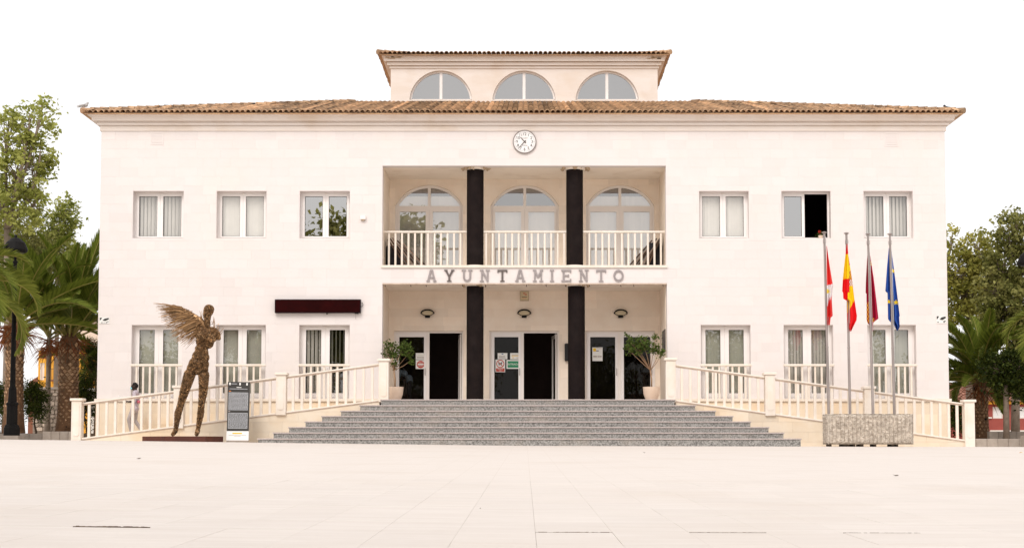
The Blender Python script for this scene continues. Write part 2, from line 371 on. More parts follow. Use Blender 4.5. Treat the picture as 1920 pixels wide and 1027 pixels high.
# ================================================================== PLAZA
SLOPE = math.atan(0.0114)
plaza = None
def make_plaza():
    WS, LS = 0.386, 0.76; X0, Y0 = 0.05, -42.47 - 2 * 0.76
    rows = []; n = 0; k = 0
    while True:
        ymid = Y0 + (k + 0.5) * LS; half = 0.36 * (ymid + D0) + 0.55
        i0, i1 = math.floor((-half - X0) / WS), math.ceil((half - X0) / WS)
        if n + (i1 - i0) > 300: break
        rows.append((k, i0, i1)); n += i1 - i0; k += 1
    imin, imax = rows[-1][1], rows[-1][2]; yend = Y0 + len(rows) * LS
    mb = MB(); xs = sorted([-900, -300, -100, -60, -26, -14, -7, 0, 7, 14, 26, 60, 100, 300, 900, X0 + imin * WS, X0 + imax * WS])
    ys = sorted([-400, -150, -60, -50, Y0, yend, -25, -12, -4.3, 0, 40, 100, 300, 900])
    idx = {}
    def vid(x, y, dz=0.0):
        key = (round(x, 3), round(y, 3), dz)
        if key not in idx: idx[key] = len(mb.v); mb.v.append((x, y, ground(x, y) + dz))
        return idx[key]
    for a, b in zip(xs, xs[1:]):
        for c, d in zip(ys, ys[1:]):
            inside = Y0 - 1e-6 <= c and d <= yend + 1e-6 and a >= X0 + imin * WS - 1e-6 and b <= X0 + imax * WS + 1e-6
            if inside: continue
            mb.face((vid(a, c), vid(b, c), vid(b, d), vid(a, d)))
    mb.cur = 1
    xa, xb = X0 + imin * WS, X0 + imax * WS; xm = sorted({xa, 0.0, xb})
    for a, b in zip(xm, xm[1:]): mb.face((vid(a, Y0, -0.05), vid(b, Y0, -0.05), vid(b, yend, -0.05), vid(a, yend, -0.05)))
    # paving sheet material: same joints drawn finely where slabs are too far to pick apart
    m = MATS['paving'].copy(); m.name = 'paving_sheet'; MATS['paving_sheet'] = m
    nn, ll = m.node_tree.nodes, m.node_tree.links
    geo = nn.new('ShaderNodeNewGeometry'); br = nn.new('ShaderNodeTexBrick'); mp = nn.new('ShaderNodeMapping'); mp.inputs['Location'].default_value = (-X0, -Y0, 0)
    ll.new(geo.outputs['Position'], mp.inputs['Vector']); ll.new(mp.outputs[0], br.inputs['Vector'])
    br.offset = 0.0; br.inputs['Scale'].default_value = 1; br.inputs['Brick Width'].default_value = WS; br.inputs['Row Height'].default_value = LS
    br.inputs['Mortar Size'].default_value = 0.004; br.inputs['Mortar Smooth'].default_value = 0.3
    bs = nn['Principled BSDF']; old = bs.inputs['Base Color'].links[0].from_socket
    mi = nn.new('ShaderNodeMix'); mi.data_type = 'RGBA'; ll.new(br.outputs['Fac'], mi.inputs[0]); ll.new(old, mi.inputs[6]); mi.inputs[7].default_value = (0.615, 0.545, 0.485, 1); ll.new(mi.outputs[2], bs.inputs['Base Color'])
    o = mb.build('plaza', ['paving_sheet', 'bed']); tag(o, 'pale stone paving of the wide plaza in front of the town hall', kind='structure')
    rnd = random.Random(3)
    def smesh(gx, gy0, gy1):
        b = MB(); b.box(-WS / 2 + gx, WS / 2 - gx, -LS / 2 + gy0, LS / 2 - gy1, -0.05, 0); me = b.mesh('paving_slab', 'paving'); return bevel(me, 0.0009)
    plain = smesh(0.0004, 0.0003, 0.0003); openj = smesh(0.0006, 0.0003, 0.006); wide = smesh(0.0006, 0.0003, 0.014)
    for k, i0, i1 in rows:
        for i in range(i0, i1):
            x, y = X0 + (i + 0.5) * WS, Y0 + (k + 0.5) * LS
            me = plain
            if k == 1 and i in (-6,): me = wide
            elif k == 1 and i in (0, 2, 4): me = openj
            elif rnd.random() < 0.0: me = openj
            p = link('paving_slab', me, o, (x, y, ground(x, y) + 0.003 + rnd.uniform(-0.0007, 0.0007)))
            p.rotation_euler = (SLOPE, 0.012 if x < 0 else 0.0024, 0)
            if me is not plain:
                hmax = .0062 if me is wide else (.0023 if k == 1 else .0018); yj = Y0 + (k + 1) * LS - (.007 if me is wide else .003); db = MB(); n = 26; a0, a1 = (0, n) if k == 1 else sorted((rnd.randrange(n), rnd.randrange(n)))
                for q in range(a0, a1):
                    xa_ = x - WS / 2 + q * WS / n; h_ = hmax * rnd.uniform(.45, 1.05) * (1 if me is wide or rnd.random() > .12 else .2); zz = ground(xa_, yj) + .003
                    db.box(xa_, xa_ + WS / n, yj - (.006 if me is wide else .0025), yj + .0035, zz - .03, zz + h_)
                if db.f: db.build('joint_dirt', 'bed', o)
    return o
plaza = make_plaza()

# ================================================================== TOWN HALL
hall = thing('town_hall', (0, 0, 0), 'white stone two-storey town hall with central portico and tiled roof', 'building')
rs = random.Random(11)
XL, XR = (PX(190, 246) + PX(183, 740)) / 2, (PX(1769.5, 246) + PX(1780, 740)) / 2
ZC = PZ(245.5)                      # underside of cornice
ZW = PZ(214.5)                      # top of the walls, under the roof deck
ZL0, ZL1 = PZ(752), PZ(747.2)       # ledge below the ground-floor windows
ZLAND = PZ(748.0, -2.17)            # landing level
DEPTH = 20.0; RB = 2.6              # building depth, depth of the recess
up_px = [(249.3, 344), (406, 499.3), (561.8, 655.8), (1311, 1404), (1465.5, 1557.5), (1619.5, 1711.8)]
lo_px = [(246.4, 341), (405, 497.8), (560.7, 655.3), (1314.3, 1407.5), (1470, 1562.5), (1627, 1718)]
up = [(PX(a, 402), PX(b, 402), PZ(446.5), PZ(358.3)) for a, b in up_px]
lo = [(PX(a, 670), PX(b, 670), ZL1, PZ(609)) for a, b in lo_px]
pu = (PX(717, 400), PX(1248.7, 400), PZ(497.5), PZ(311))          # upper portico opening
pl = (PX(716.5, 640), PX(1251, 640), ZLAND - 0.6, PZ(530.8))      # lower portico opening
holes = up + lo + [pu, pl]
mb = MB()
wall_sheet(mb, XL, XR, -0.8, ZW, holes, 0.0, 0.34)
mb.box(XL, XL + 0.34, 0.34, DEPTH, -0.8, ZW); mb.box(XR - 0.34, XR, 0.34, DEPTH, -0.8, ZW); mb.box(XL + 0.34, XR - 0.34, DEPTH - 0.34, DEPTH, -0.8, ZW)
wall = mb.build('wall', 'facade', hall)
# inside: floors, ceiling and partition, so that the rooms are really dark
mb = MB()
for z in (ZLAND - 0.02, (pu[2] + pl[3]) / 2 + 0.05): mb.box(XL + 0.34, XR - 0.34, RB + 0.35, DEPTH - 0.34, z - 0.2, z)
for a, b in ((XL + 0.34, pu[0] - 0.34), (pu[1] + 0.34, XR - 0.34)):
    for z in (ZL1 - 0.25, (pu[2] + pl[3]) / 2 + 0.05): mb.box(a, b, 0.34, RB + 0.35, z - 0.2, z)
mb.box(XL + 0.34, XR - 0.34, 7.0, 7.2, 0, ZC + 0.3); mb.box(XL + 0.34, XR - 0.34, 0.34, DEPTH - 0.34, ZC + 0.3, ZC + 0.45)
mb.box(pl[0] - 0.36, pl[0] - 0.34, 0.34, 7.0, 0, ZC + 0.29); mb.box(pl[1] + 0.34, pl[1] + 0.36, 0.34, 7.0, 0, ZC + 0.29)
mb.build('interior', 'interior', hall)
fac = slab_rects(XL, XR, ZL1 + 0.002, ZC, holes, 0.62, 0.31, rs)
clad(fac, wall, 0.0, 0.012, 'facade', 175, rs)
# side faces of the front corners get quoin returns in the same cladding
mb = MB()
for z in np.arange(ZL1, ZC - 0.3, 0.31):
    for sx in (XL, XR):
        s_ = -1 if sx == XL else 1; yy = 0.0; 
        while yy < 6: mb.box(min(sx, sx + s_ * 0.012), max(sx, sx + s_ * 0.012), yy + 0.002, yy + 0.6, z + 0.002, z + 0.307, rs.gauss(0, 0.4)); yy += 0.602
tag(mb.build('return_cladding', 'facade', wall), kind='stuff')
# plinth below the ledge and the ledge itself
for a, b, z_ in ((XL - 0.02, pl[0], 0.0), (pl[1], XR + 0.02, -0.1)):
    plinth = MB().box(a, b, -0.05, 0.0, -0.6, ZL0).build('plinth', 'backing', hall)
    clad(slab_rects(a, b, z_, ZL0 - 0.05, [], 0.9, 0.36, rs), plinth, -0.05, 0.012, 'rampstone', 20, rs)
for a, b in ((XL - 0.06, pl[0]), (pl[1], XR + 0.06)):
    mb = MB(); mb.box(a, b, -0.13, 0.05, ZL0, ZL1); mb.build('ledge', 'paintstone', hall)

# ---- cornice: profile (projection, height) swept round front and sides
def cornice(name, xl, xr, yf, yb, prof, m, parent, top=None):
    mb = MB(); rows = []
    for pr_, z in prof:
        rows.append([(xl - pr_, yb, z), (xl - pr_, yf - pr_, z), (xr + pr_, yf - pr_, z), (xr + pr_, yb, z)])
    b = 0
    for r_ in rows: mb.v += r_
    for i in range(len(rows) - 1):
        for k in range(3): mb.face((i * 4 + k, i * 4 + k + 1, (i + 1) * 4 + k + 1, (i + 1) * 4 + k))
    return mb.build(name, m, parent)
zc = lambda py, pr_: PZ(py, -pr_)
prof = [(0.0, zc(246.2, 0)), (0.05, zc(245.6, .05)), (0.05, zc(236.2, .05)), (0.03, zc(236.0, .03)), (0.03, zc(235.0, .03)), (0.13, zc(234.6, .13)), (0.14, zc(230.4, .14)), (0.10, zc(229.8, .1)), (0.10, zc(228.6, .1)),
        (0.17, zc(228.0, .17)), (0.17, zc(226.6, .17)), (0.27, zc(226.0, .27)), (0.28, zc(218.5, .28)), (0.33, zc(216.2, .33)), (0.40, zc(215, .4)), (0.40, zc(213.8, .4)), (-0.4, zc(213.5, .37))]
cor = cornice('cornice', XL, XR, 0.0, DEPTH, prof, 'render', hall)

# ---- tiled roofs
OV = 0.52; TP = 0.27
ZE = zc(212.3, OV)                                       # eave height
def tile_mesh(rr=0.088, ln=0.46, th=0.013):
    """one curved clay cover tile, axis along +Y (up the slope), open end at y = 0"""
    b = MB(); n = 7
    for y, r in ((0, rr), (ln, rr * 0.82)):
        for rad in (r, r - th):
            for i in range(n): a = math.pi * i / (n - 1); b.v.append((rad * math.cos(a), y, rad * math.sin(a)))
    for i in range(n - 1):
        b.face((i, i + 1, 2 * n + i + 1, 2 * n + i)); b.face((n + i, 3 * n + i, 3 * n + i + 1, n + i + 1)); b.face((i, n + i, n + i + 1, i + 1))
    return b.mesh('roof_tile', 'tile', smooth=False)
TILE = tile_mesh()
def tile_row_pts(x, s): return x, s
def tiled_slope(parent, length, maxs, edge_fn, step=0.182, rowl=0.36, eave_objs=True):
    """edge_fn(u, s) -> world point and frame: u along the eave, s up the slope (plan distance)"""
    n = int(length / step); fld = MB(); cnt = 0
    for i in range(n):
        u = -length / 2 + (i + 0.5) * (length / n); smax = maxs(u); ctone = R.gauss(0, 0.45)
        s = 0.0; k = 0
        while s < smax:
            o_, ax, ay, az = edge_fn(u + R.uniform(-0.006, 0.006), s)
            lift = 0.03 + R.uniform(-0.005, 0.009); jit = R.uniform(-0.04, 0.0) if k == 0 else R.uniform(-0.02, 0.02)
            if k == 0 and eave_objs:
                t_ = link('roof_tile', TILE, parent)
                M = Matrix((ax, ay, az)).transposed().to_4x4(); M.translation = o_ + az * lift + ay * jit - org(parent)
                t_.matrix_local = M
            else:
                tn = R.gauss(0, 0.4) + ctone; b0 = len(fld.v); m_ = 5; rr = 0.088
                for yy, r in ((0, rr), (0.44, rr * 0.82)):
                    for q in range(m_):
                        a = math.pi * q / (m_ - 1); fld.v.append(tuple(o_ + ax * (r * math.cos(a)) + ay * (yy + jit) + az * (r * math.sin(a) + lift + (0.0 if yy else 0.012))))
                for q in range(m_ - 1): fld.face((b0 + q, b0 + q + 1, b0 + m_ + q + 1, b0 + m_ + q), tn)
                fld.poly([fld.v[b0 + q] for q in range(m_)], tn)
            s += rowl * math.cos(math.atan(TP)); k += 1
    if fld.f: tag(fld.build('tile_field', 'tile', parent), kind='stuff')
def hip_roof(name, xl, xr, yf, yb, ze, run, parent, front_s, side_s, tile_sides=True, TP=TP):
    """hip roof deck with tiles on it; eave lines at xl, xr, yf, yb"""
    zt = ze + run * TP; mb = MB()
    A = [(xl, yf, ze), (xr, yf, ze), (xr, yb, ze), (xl, yb, ze)]; B = [(xl + run, yf + run, zt), (xr - run, yf + run, zt), (xr - run, yb - run, zt), (xl + run, yb - run, zt)]
    mb.v += A + B
    for i in range(4): j = (i + 1) % 4; mb.face((i, j, 4 + j, 4 + i))
    mb.face((4, 5, 6, 7)); mb.v += [(x, y, z - 0.02) for x, y, z in A]
    mb.face((8, 11, 10, 9))
    for i in range(4): j = (i + 1) % 4; mb.face((i, 8 + i, 8 + j, j))
    o = mb.build(name, 'tile', parent)
    sl = math.atan(TP); L = xr - xl; cx = (xl + xr) / 2
    f1 = lambda u, s: (Vector((cx + u, yf + s, ze + s * TP)), Vector((1, 0, 0)), Vector((0, math.cos(sl), math.sin(sl))), Vector((0, -math.sin(sl), math.cos(sl))))
    tiled_slope(o, L, lambda u: max(0.05, min(front_s(cx + u), L / 2 - abs(u))), f1)
    if tile_sides:
        W = yb - yf; cy = (yf + yb) / 2
        fl = lambda u, s: (Vector((xl + s, cy - u, ze + s * TP)), Vector((0, -1, 0)), Vector((math.cos(sl), 0, math.sin(sl))), Vector((-math.sin(sl), 0, math.cos(sl))))
        fr = lambda u, s: (Vector((xr - s, cy + u, ze + s * TP)), Vector((0, 1, 0)), Vector((-math.cos(sl), 0, math.sin(sl))), Vector((math.sin(sl), 0, math.cos(sl))))
        for f in (fl, fr): tiled_slope(o, W, lambda u: max(0.05, min(side_s, W / 2 - abs(u))), f, eave_objs=False)
    # hip caps
    hp = MB()
    for (ax_, ay_), sx in (((xl, yf), 1), ((xr, yf), -1)):
        ns = int(run * 1.45 / 0.36)
        for i in range(ns):
            s0, s1 = run * i / ns - 0.02, run * (i + 1) / ns + 0.05
            if s1 > run: s1 = run
            p0 = Vector((ax_ + sx * s0, ay_ + s0, ze + s0 * TP + 0.09)); p1 = Vector((ax_ + sx * s1, ay_ + s1, ze + s1 * TP + 0.075))
            hp.tube([p0, p1], [0.105, 0.085], 8, R.gauss(0, 0.5))
    tag(hp.build('hip_tiles', 'tile', o), kind='stuff')
    return o
AY = 7.4                                                  # attic front wall depth
roof = hip_roof('roof', XL - OV, XR + OV, -OV, DEPTH + OV, ZE, 8.2, hall, lambda x: 8.1, 7.0)

# ---- attic storey
AXL, AXR = PX(732.6, 150, AY), PX(1233, 150, AY); AZ0 = PZ(196, AY); AZ1 = PZ(128, AY); AD = 5.5
def seg_arc(cx, hw, zs, rise, n=28):
    r = (hw * hw + rise * rise) / (2 * rise); zc_ = zs + rise - r; a = math.asin(min(1, hw / r))
    if rise > hw: a = math.pi - a
    return [(cx + r * math.sin(t), zc_ + r * math.cos(t)) for t in np.linspace(-a, a, n)]
lun = []
mb = MB(); hs = []
for (a, b) in ((767.6, 885.2), (923.2, 1042), (1079, 1197.6)):
    x0, x1 = PX(a, 170, AY), PX(b, 170, AY); zs, zt = PZ(187.6, AY), PZ(132.6, AY); lun.append(((x0 + x1) / 2, (x1 - x0) / 2, zs, zt - zs)); hs.append((x0, x1, zs, zt))
wall_sheet(mb, AXL, AXR, AZ0 - 1.0, AZ1 + 0.5, hs, AY, AY + 0.32)
for cx, hw, zs, rise in lun:                              # spandrels round each arch
    arc = seg_arc(cx, hw, zs, rise); n = len(arc)
    for y in (AY, AY + 0.32):
        for i in range(n - 1):
            mb.poly([(arc[i][0], y, arc[i][1]), (arc[i + 1][0], y, arc[i + 1][1]), (arc[i + 1][0], y, zs + rise), (arc[i][0], y, zs + rise)])
    for i in range(n - 1): mb.poly([(arc[i][0], AY, arc[i][1]), (arc[i + 1][0], AY, arc[i + 1][1]), (arc[i + 1][0], AY + 0.32, arc[i + 1][1]), (arc[i][0], AY + 0.32, arc[i][1])])
mb.box(AXL, AXL + 0.3, AY + 0.32, AY + AD, AZ0 - 1, AZ1 + 0.5); mb.box(AXR - 0.3, AXR, AY + 0.32, AY + AD, AZ0 - 1, AZ1 + 0.5); mb.box(AXL + 0.3, AXR - 0.3, AY + AD - 0.3, AY + AD, AZ0 - 1, AZ1 + 0.5)
att = mb.build('attic_wall', 'render', hall)
za = lambda py, pr_: PZ(py, AY - pr_)
prof = [(0.0, za(128.8, 0)), (0.05, za(128.2, .05)), (0.05, za(124, .05)), (0.03, za(123.6, .03)), (0.03, za(122.8, .03)), (0.14, za(122.2, .14)), (0.14, za(117, .14)), (0.10, za(116.6, .1)), (0.10, za(115.4, .1)), (0.25, za(114.8, .25)),
        (0.26, za(107, .26)), (0.33, za(105, .33)), (0.33, za(104, .33)), (-0.4, za(103.6, .33))]
cornice('attic_cornice', AXL, AXR, AY, AY + AD, prof, 'render', hall)
for a, b, c, d in ((722, 752, 104.5, 110), (1215, 1240, 104.5, 111)):
    x0, x1 = PX(a, 107, AY - .26), PX(b, 107, AY - .26); mb = MB()   # crumbled corner of the attic cornice
    for i in range(9): x = uni(x0, x1); z = PZ(uni(c, d), AY - .26); mb.box(x - uni(.03, .1), x + uni(.03, .1), AY - 0.285, AY - 0.20, z - uni(.008, .03), z + uni(.008, .03))
    mb.build('crumbled_patch', 'patch', hall)
aroof = hip_roof('attic_roof', AXL - 0.45, AXR + 0.45, AY - 0.45, AY + AD + 0.45, za(102.0, .45), 3.0, hall, lambda x: 3.0, 2.8, TP=0.19)
for cx, hw, zs, rise in lun:
    yf = AY + 0.16; k = 0.065
    arc = seg_arc(cx, hw - 0.005, zs, rise); arci = seg_arc(cx, hw - k - 0.02, zs + k, rise - 2 * k)
    mb = MB(); mb.ring(arc, arci, yf, yf + 0.07); mb.box(cx - hw, cx + hw, yf, yf + 0.07, zs, zs + k); mb.box(cx - 0.055, cx + 0.055, yf - 0.012, yf + 0.07, zs + k, zs + rise - k)
    wn = mb.build('attic_window', 'upvc', hall)
    for s_ in (-1, 1):
        pts = [(x, z) for x, z in seg_arc(cx, hw - k - 0.02, zs + k, rise - 2 * k) if (x - cx) * s_ > 0.055]
        pts = ([(cx + s_ * 0.055, zs + rise - k)] + pts if s_ > 0 else pts + [(cx - 0.055, zs + rise - k)])
        pts = pts + [(cx + s_ * 0.055, zs + k)]
        pp = MB(); pp.poly([(x, yf + 0.04, z) for x, z in reversed(pts)]); pp.build('pane', 'glass_attic', wn)
    mb = MB(); mb.box(cx - hw - 0.06, cx + hw + 0.06, AY - 0.06, AY + 0.16, zs - 0.06, zs - 0.001); mb.build('sill', 'render', wn)
mb = MB(); mb.box(AXL + 0.3, AXR - 0.3, AY + 1.2, AY + 1.25, AZ0 - 0.6, AZ1 + 0.4); mb.build('attic_partition', 'blindgrey', hall)

# ---- portico: recess walls, soffits, columns, balcony
def recess(rect, zfloor):
    a, b, c, d = rect
    return a, b, zfloor, d
zfl_u = pu[2] - 0.02
pw = MB()
arch = []; ah = []
for (a, b) in ((740.5, 868.2), (919.8, 1048), (1098.6, 1227.2)):
    x0, x1 = PX(a, 420, RB), PX(b, 420, RB); arch.append(((x0 + x1) / 2, (x1 - x0) / 2, PZ(386, RB), PZ(346.8, RB) - PZ(386, RB)))
ah = [(c - h, c + h, zfl_u, zs + ri) for c, h, zs, ri in arch]
dpx = [(738.4, 868.9), (917.2, 1048.8), (1097.4, 1228.2)]; ZDT = PZ(620, RB)
dh = [(PX(a, 680, RB), PX(b, 680, RB), ZLAND - 0.02, ZDT) for a, b in dpx]
ztop_u, ztop_l = pu[3], pl[3]
mid = (pu[2] + pl[3]) / 2
wall_sheet(pw, pu[0], pu[1], ZLAND - 0.4, ztop_u + 0.2, [(x0, x1, z0, z1) for x0, x1, z0, z1 in ah + dh], RB, RB + 0.3)
for cx, hw, zs, rise in arch:
    arc = seg_arc(cx, hw, zs, rise)
    for i in range(len(arc) - 1):
        pw.poly([(arc[i][0], RB, arc[i][1]), (arc[i + 1][0], RB, arc[i + 1][1]), (arc[i + 1][0], RB, zs + rise), (arc[i][0], RB, zs + rise)])
        pw.poly([(arc[i][0], RB, arc[i][1]), (arc[i + 1][0], RB, arc[i + 1][1]), (arc[i + 1][0], RB + 0.3, arc[i + 1][1]), (arc[i][0], RB + 0.3, arc[i][1])])
pw.box(pu[0] - 0.34, pu[0], 0.34, RB + 0.3, ZLAND - 0.4, ztop_u + 0.2); pw.box(pu[1], pu[1] + 0.34, 0.34, RB + 0.3, ZLAND - 0.4, ztop_u + 0.2)
port = pw.build('portico_wall', 'facade_shade', hall)
slabs = slab_rects(pu[0], pu[1], ZLAND, pl[3], [(a - 0.001, b + 0.001, c, d + 0.001) for a, b, c, d in dh], 0.72, 0.3, rs) + slab_rects(pu[0], pu[1], zfl_u, pu[3], [(a, b, c, d) for a, b, c, d in ah], 0.72, 0.3, rs)
clad(slabs, port, RB, 0.012, 'facade_shade', 85, rs)
for cx, hw, zs, rise in arch:                            # moulded surround proud of the wall
    arc = seg_arc(cx, hw, zs, rise); arc2 = seg_arc(cx, hw + 0.05, zs, rise + 0.045)
    mb = MB(); mb.ring(arc2, arc, RB - 0.02, RB); mb.build('arch_surround', 'facade_shade', port)
# soffits and the floor slab between the storeys
mb = MB(); mb.box(pu[0], pu[1], 0.341, RB, ztop_u - .001, ztop_u + 0.15)
mb.build('soffit', 'soffit', hall)
mb = MB(); mb.box(pu[0] + 0.001, pu[1] - 0.001, 0.341, RB, ztop_l - .001, zfl_u - .001); bal_slab = mb.build('balcony_slab', 'soffit', hall)
mb = MB(); mb.box(pu[0] - 0.03, pu[1] + 0.03, -0.07, 0.2, PZ(502), PZ(497.3)); mb.build('balcony_lip', 'paintstone', hall)
mb = MB(); mb.box(pl[0], pl[1], -0.016, 0.12, PZ(533.2), PZ(530.9)); mb.build('drip_edge', 'coping', hall)
CY = 0.56
def column(cxpx, z0, z1, rpx, cracked):
    cx = PX(cxpx, 500, CY); r = rpx / FPX * (D0 + CY)
    mb = MB(); mb.lathe([(r, z0 + 0.07), (r, z1 - 0.06)], cx, CY, 36); sh = mb.build('column', 'column', hall, True); smooth_by_angle(sh.data)
    mb = MB(); mb.lathe([(r + 0.07, z1 - 0.055), (r + 0.075, z1 - 0.0)], cx, CY, 30); mb.build('capital', 'soffit', sh)
    mb = MB(); mb.lathe([(r + 0.03, z0 + 0.0), (r + 0.03, z0 + 0.075)], cx, CY, 30); mb.build('base', 'paintstone', sh)
    mb = MB()                                             # broken plaster round the head of the column
    n = 11 if cracked else 5
    for i in range(n):
        a = uni(math.pi * 0.9, math.pi * 2.1); rr = r + uni(0.06, 0.24 if cracked else 0.12); s_ = uni(0.03, 0.09)
        x, y = cx + rr * math.cos(a), CY + rr * math.sin(a) * 0.9
        mb.lathe([(s_ * 0.4, z1 - uni(0.05, 0.09)), (s_, z1 - 0.02), (s_ * 1.2, z1 + 0.002)], x, y, 6)
    mb.build('broken_plaster', 'patch', sh)
for cxp in (890.8, 1077.6): column(cxp, pu[2] - 0.02, pu[3], 15.9, True)
for cxp in (891, 1080.6): column(cxp, ZLAND, pl[3], 16.0, False)
# hooks under the lower soffit
hk = MB(); hk.tube([(0, 0, 0), (0, 0, -0.06), (0.02, 0, -0.09)], 0.012, 6); HK = hk.mesh('hook', 'plank')
for px in (722, 770, 799, 867, 910, 987, 1024, 1060, 1105, 1164, 1188, 1243): link('hook', HK, bal_slab, (PX(px, 536, .25), 0.25, pl[3]))
# balcony railing
BALM = bevelbox(0.066, 0.05, 1.0, 'paintstone', 0.008, 'baluster')
def scaled(me, sz, name):
    m2 = me.copy(); m2.transform(Matrix.Scale(sz, 4, (0, 0, 1))); m2.name = name; return m2
zr1, zr0 = PZ(433, CY), PZ(436.8, CY); bz = pu[2] - 0.02; BALB = scaled(BALM, zr0 - bz, 'baluster')
for a, b, off in ((719, 875.5, 729.3), (906.5, 1062, 911.5), (1093, 1247, 1105)):
    mb = MB(); mb.box(PX(a, 435, CY), PX(b, 435, CY), CY - 0.05, CY + 0.05, zr0, zr1); me = mb.mesh('balcony_railing', 'paintstone'); bevel(me, 0.012); ra = link('balcony_railing', me, hall)
    px = off
    while px < b - 2:
        link('baluster', BALB, ra, (PX(px, 465, CY), CY, bz)); px += 12.2

# ---- rectangular windows
YF = 0.29
def window(rect, stile, midw, topw, botw, gmat, kind, name='window', transom=None):
    x0, x1, z0, z1 = rect; cx = (x0 + x1) / 2
    mb = MB(); f = 0.055
    mb.ring([(x0, z0), (x1, z0), (x1, z1), (x0, z1)], [(x0 + f, z0 + f), (x1 - f, z0 + f), (x1 - f, z1 - f), (x0 + f, z1 - f)], YF, YF + 0.05, True)
    o = mb.build(name, 'upvc', hall)
    mb = MB(); mb.box(cx - 0.02, cx + 0.03, YF - 0.055, YF - 0.015, z1 - 0.06, z1 - 0.03); mb.build('vent_clip', 'upvcwarm', o)
    panes = []
    for s_ in (-1, 1):
        a, b = (x0 + f, cx) if s_ < 0 else (cx, x1 - f)
        pa, pb = (x0 + stile, cx - midw / 2) if s_ < 0 else (cx + midw / 2, x1 - stile)
        pc, pd = z0 + botw, z1 - topw
        panes.append((pa, pb, pc, pd))
        if kind == 'half' and s_ > 0: continue
        mb = MB(); mb.ring([(a + 0.002, z0 + f + 0.002), (b - 0.002, z0 + f + 0.002), (b - 0.002, z1 - f - 0.002), (a + 0.002, z1 - f - 0.002)], [(pa, pc), (pb, pc), (pb, pd), (pa, pd)], YF - 0.02, YF + 0.04, True); mb.build('sash', 'upvc', o)
        mb = MB(); g = 0.012; mb.ring([(pa, pc), (pb, pc), (pb, pd), (pa, pd)], [(pa + g, pc + g), (pb - g, pc + g), (pb - g, pd - g), (pa + g, pd - g)], YF + 0.002, YF + 0.012, True); mb.build('gasket', 'gasket', o)
        mb = MB(); mb.poly([(pa, YF + 0.02, pc), (pb, YF + 0.02, pc), (pb, YF + 0.02, pd), (pa, YF + 0.02, pd)]); mb.build('pane', gmat, o)
    return o, panes
def blind(o, pane, m, ang, pitch=0.105, wd=0.112, yb=YF + 0.14, wob=3):
    a, b, c, d = pane; n = int((b - a + 0.16) / pitch) + 1
    me = MB(); me.box(-wd / 2, wd / 2, -0.0015, 0.0015, 0, d - c + 0.1); me = me.mesh('slat', m)
    for i in range(n):
        x = a - 0.06 + i * pitch
        link('slat', me, o, (x, yb, c - 0.05), (0, 0, math.radians(ang + R.uniform(-wob, wob))))
ukind = ['slat', 'closed', 'dark', 'closed', 'half', 'slat']
for i, r in enumerate(up):
    k = ukind[i]; o, ps = window(r, 0.135, 0.20, 0.135, 0.10, 'glass_dark' if k in ('dark', 'half') else 'glass_lower', k)
    for j, p_ in enumerate(ps):
        if k == 'slat': blind(o, p_, 'blindwhite', 42 if i == 0 else 33, pitch=0.125); MB().box(p_[0] - .1, p_[1] + .1, YF + .26, YF + .264, p_[2] - .1, p_[3] + .1).build('added_backing_sheet', 'blindgrey', o)  # grey sheet added behind the slats so their gaps look lit
        elif k == 'closed': blind(o, p_, 'blindwhite', 9)
lkind = ['green', 'green', 'open', 'green', 'grey', 'green']
BZ0, BZ1 = PZ(686.5), PZ(682); WB = scaled(BALM, BZ0 - ZL1, 'baluster')
for i, r in enumerate(lo):
    o, ps = window(r, 0.19, 0.285, 0.145, 0.20, 'glass_lower', lkind[i])
    for j, p_ in enumerate(ps):
        if lkind[i] == 'open': blind(o, p_, 'blindgreen' if j else 'blindgrey', 40 if j == 0 else 74, pitch=0.13)
        else: blind(o, p_, 'blindgreen' if lkind[i] == 'green' else 'blindgrey', 7 if lkind[i] == 'green' else 24)
    mb = MB(); mb.box(r[0] - 0.02, r[1] + 0.02, -0.035, 0.075, BZ0, BZ1); me = bevel(mb.mesh('window_railing', 'paintstone'), 0.012); ra = link('window_railing', me, hall)
    n = 7
    for q in range(n): link('baluster', WB, ra, (r[0] + (q + 0.8) * (r[1] - r[0]) / (n + 0.6), 0.02, ZL1))

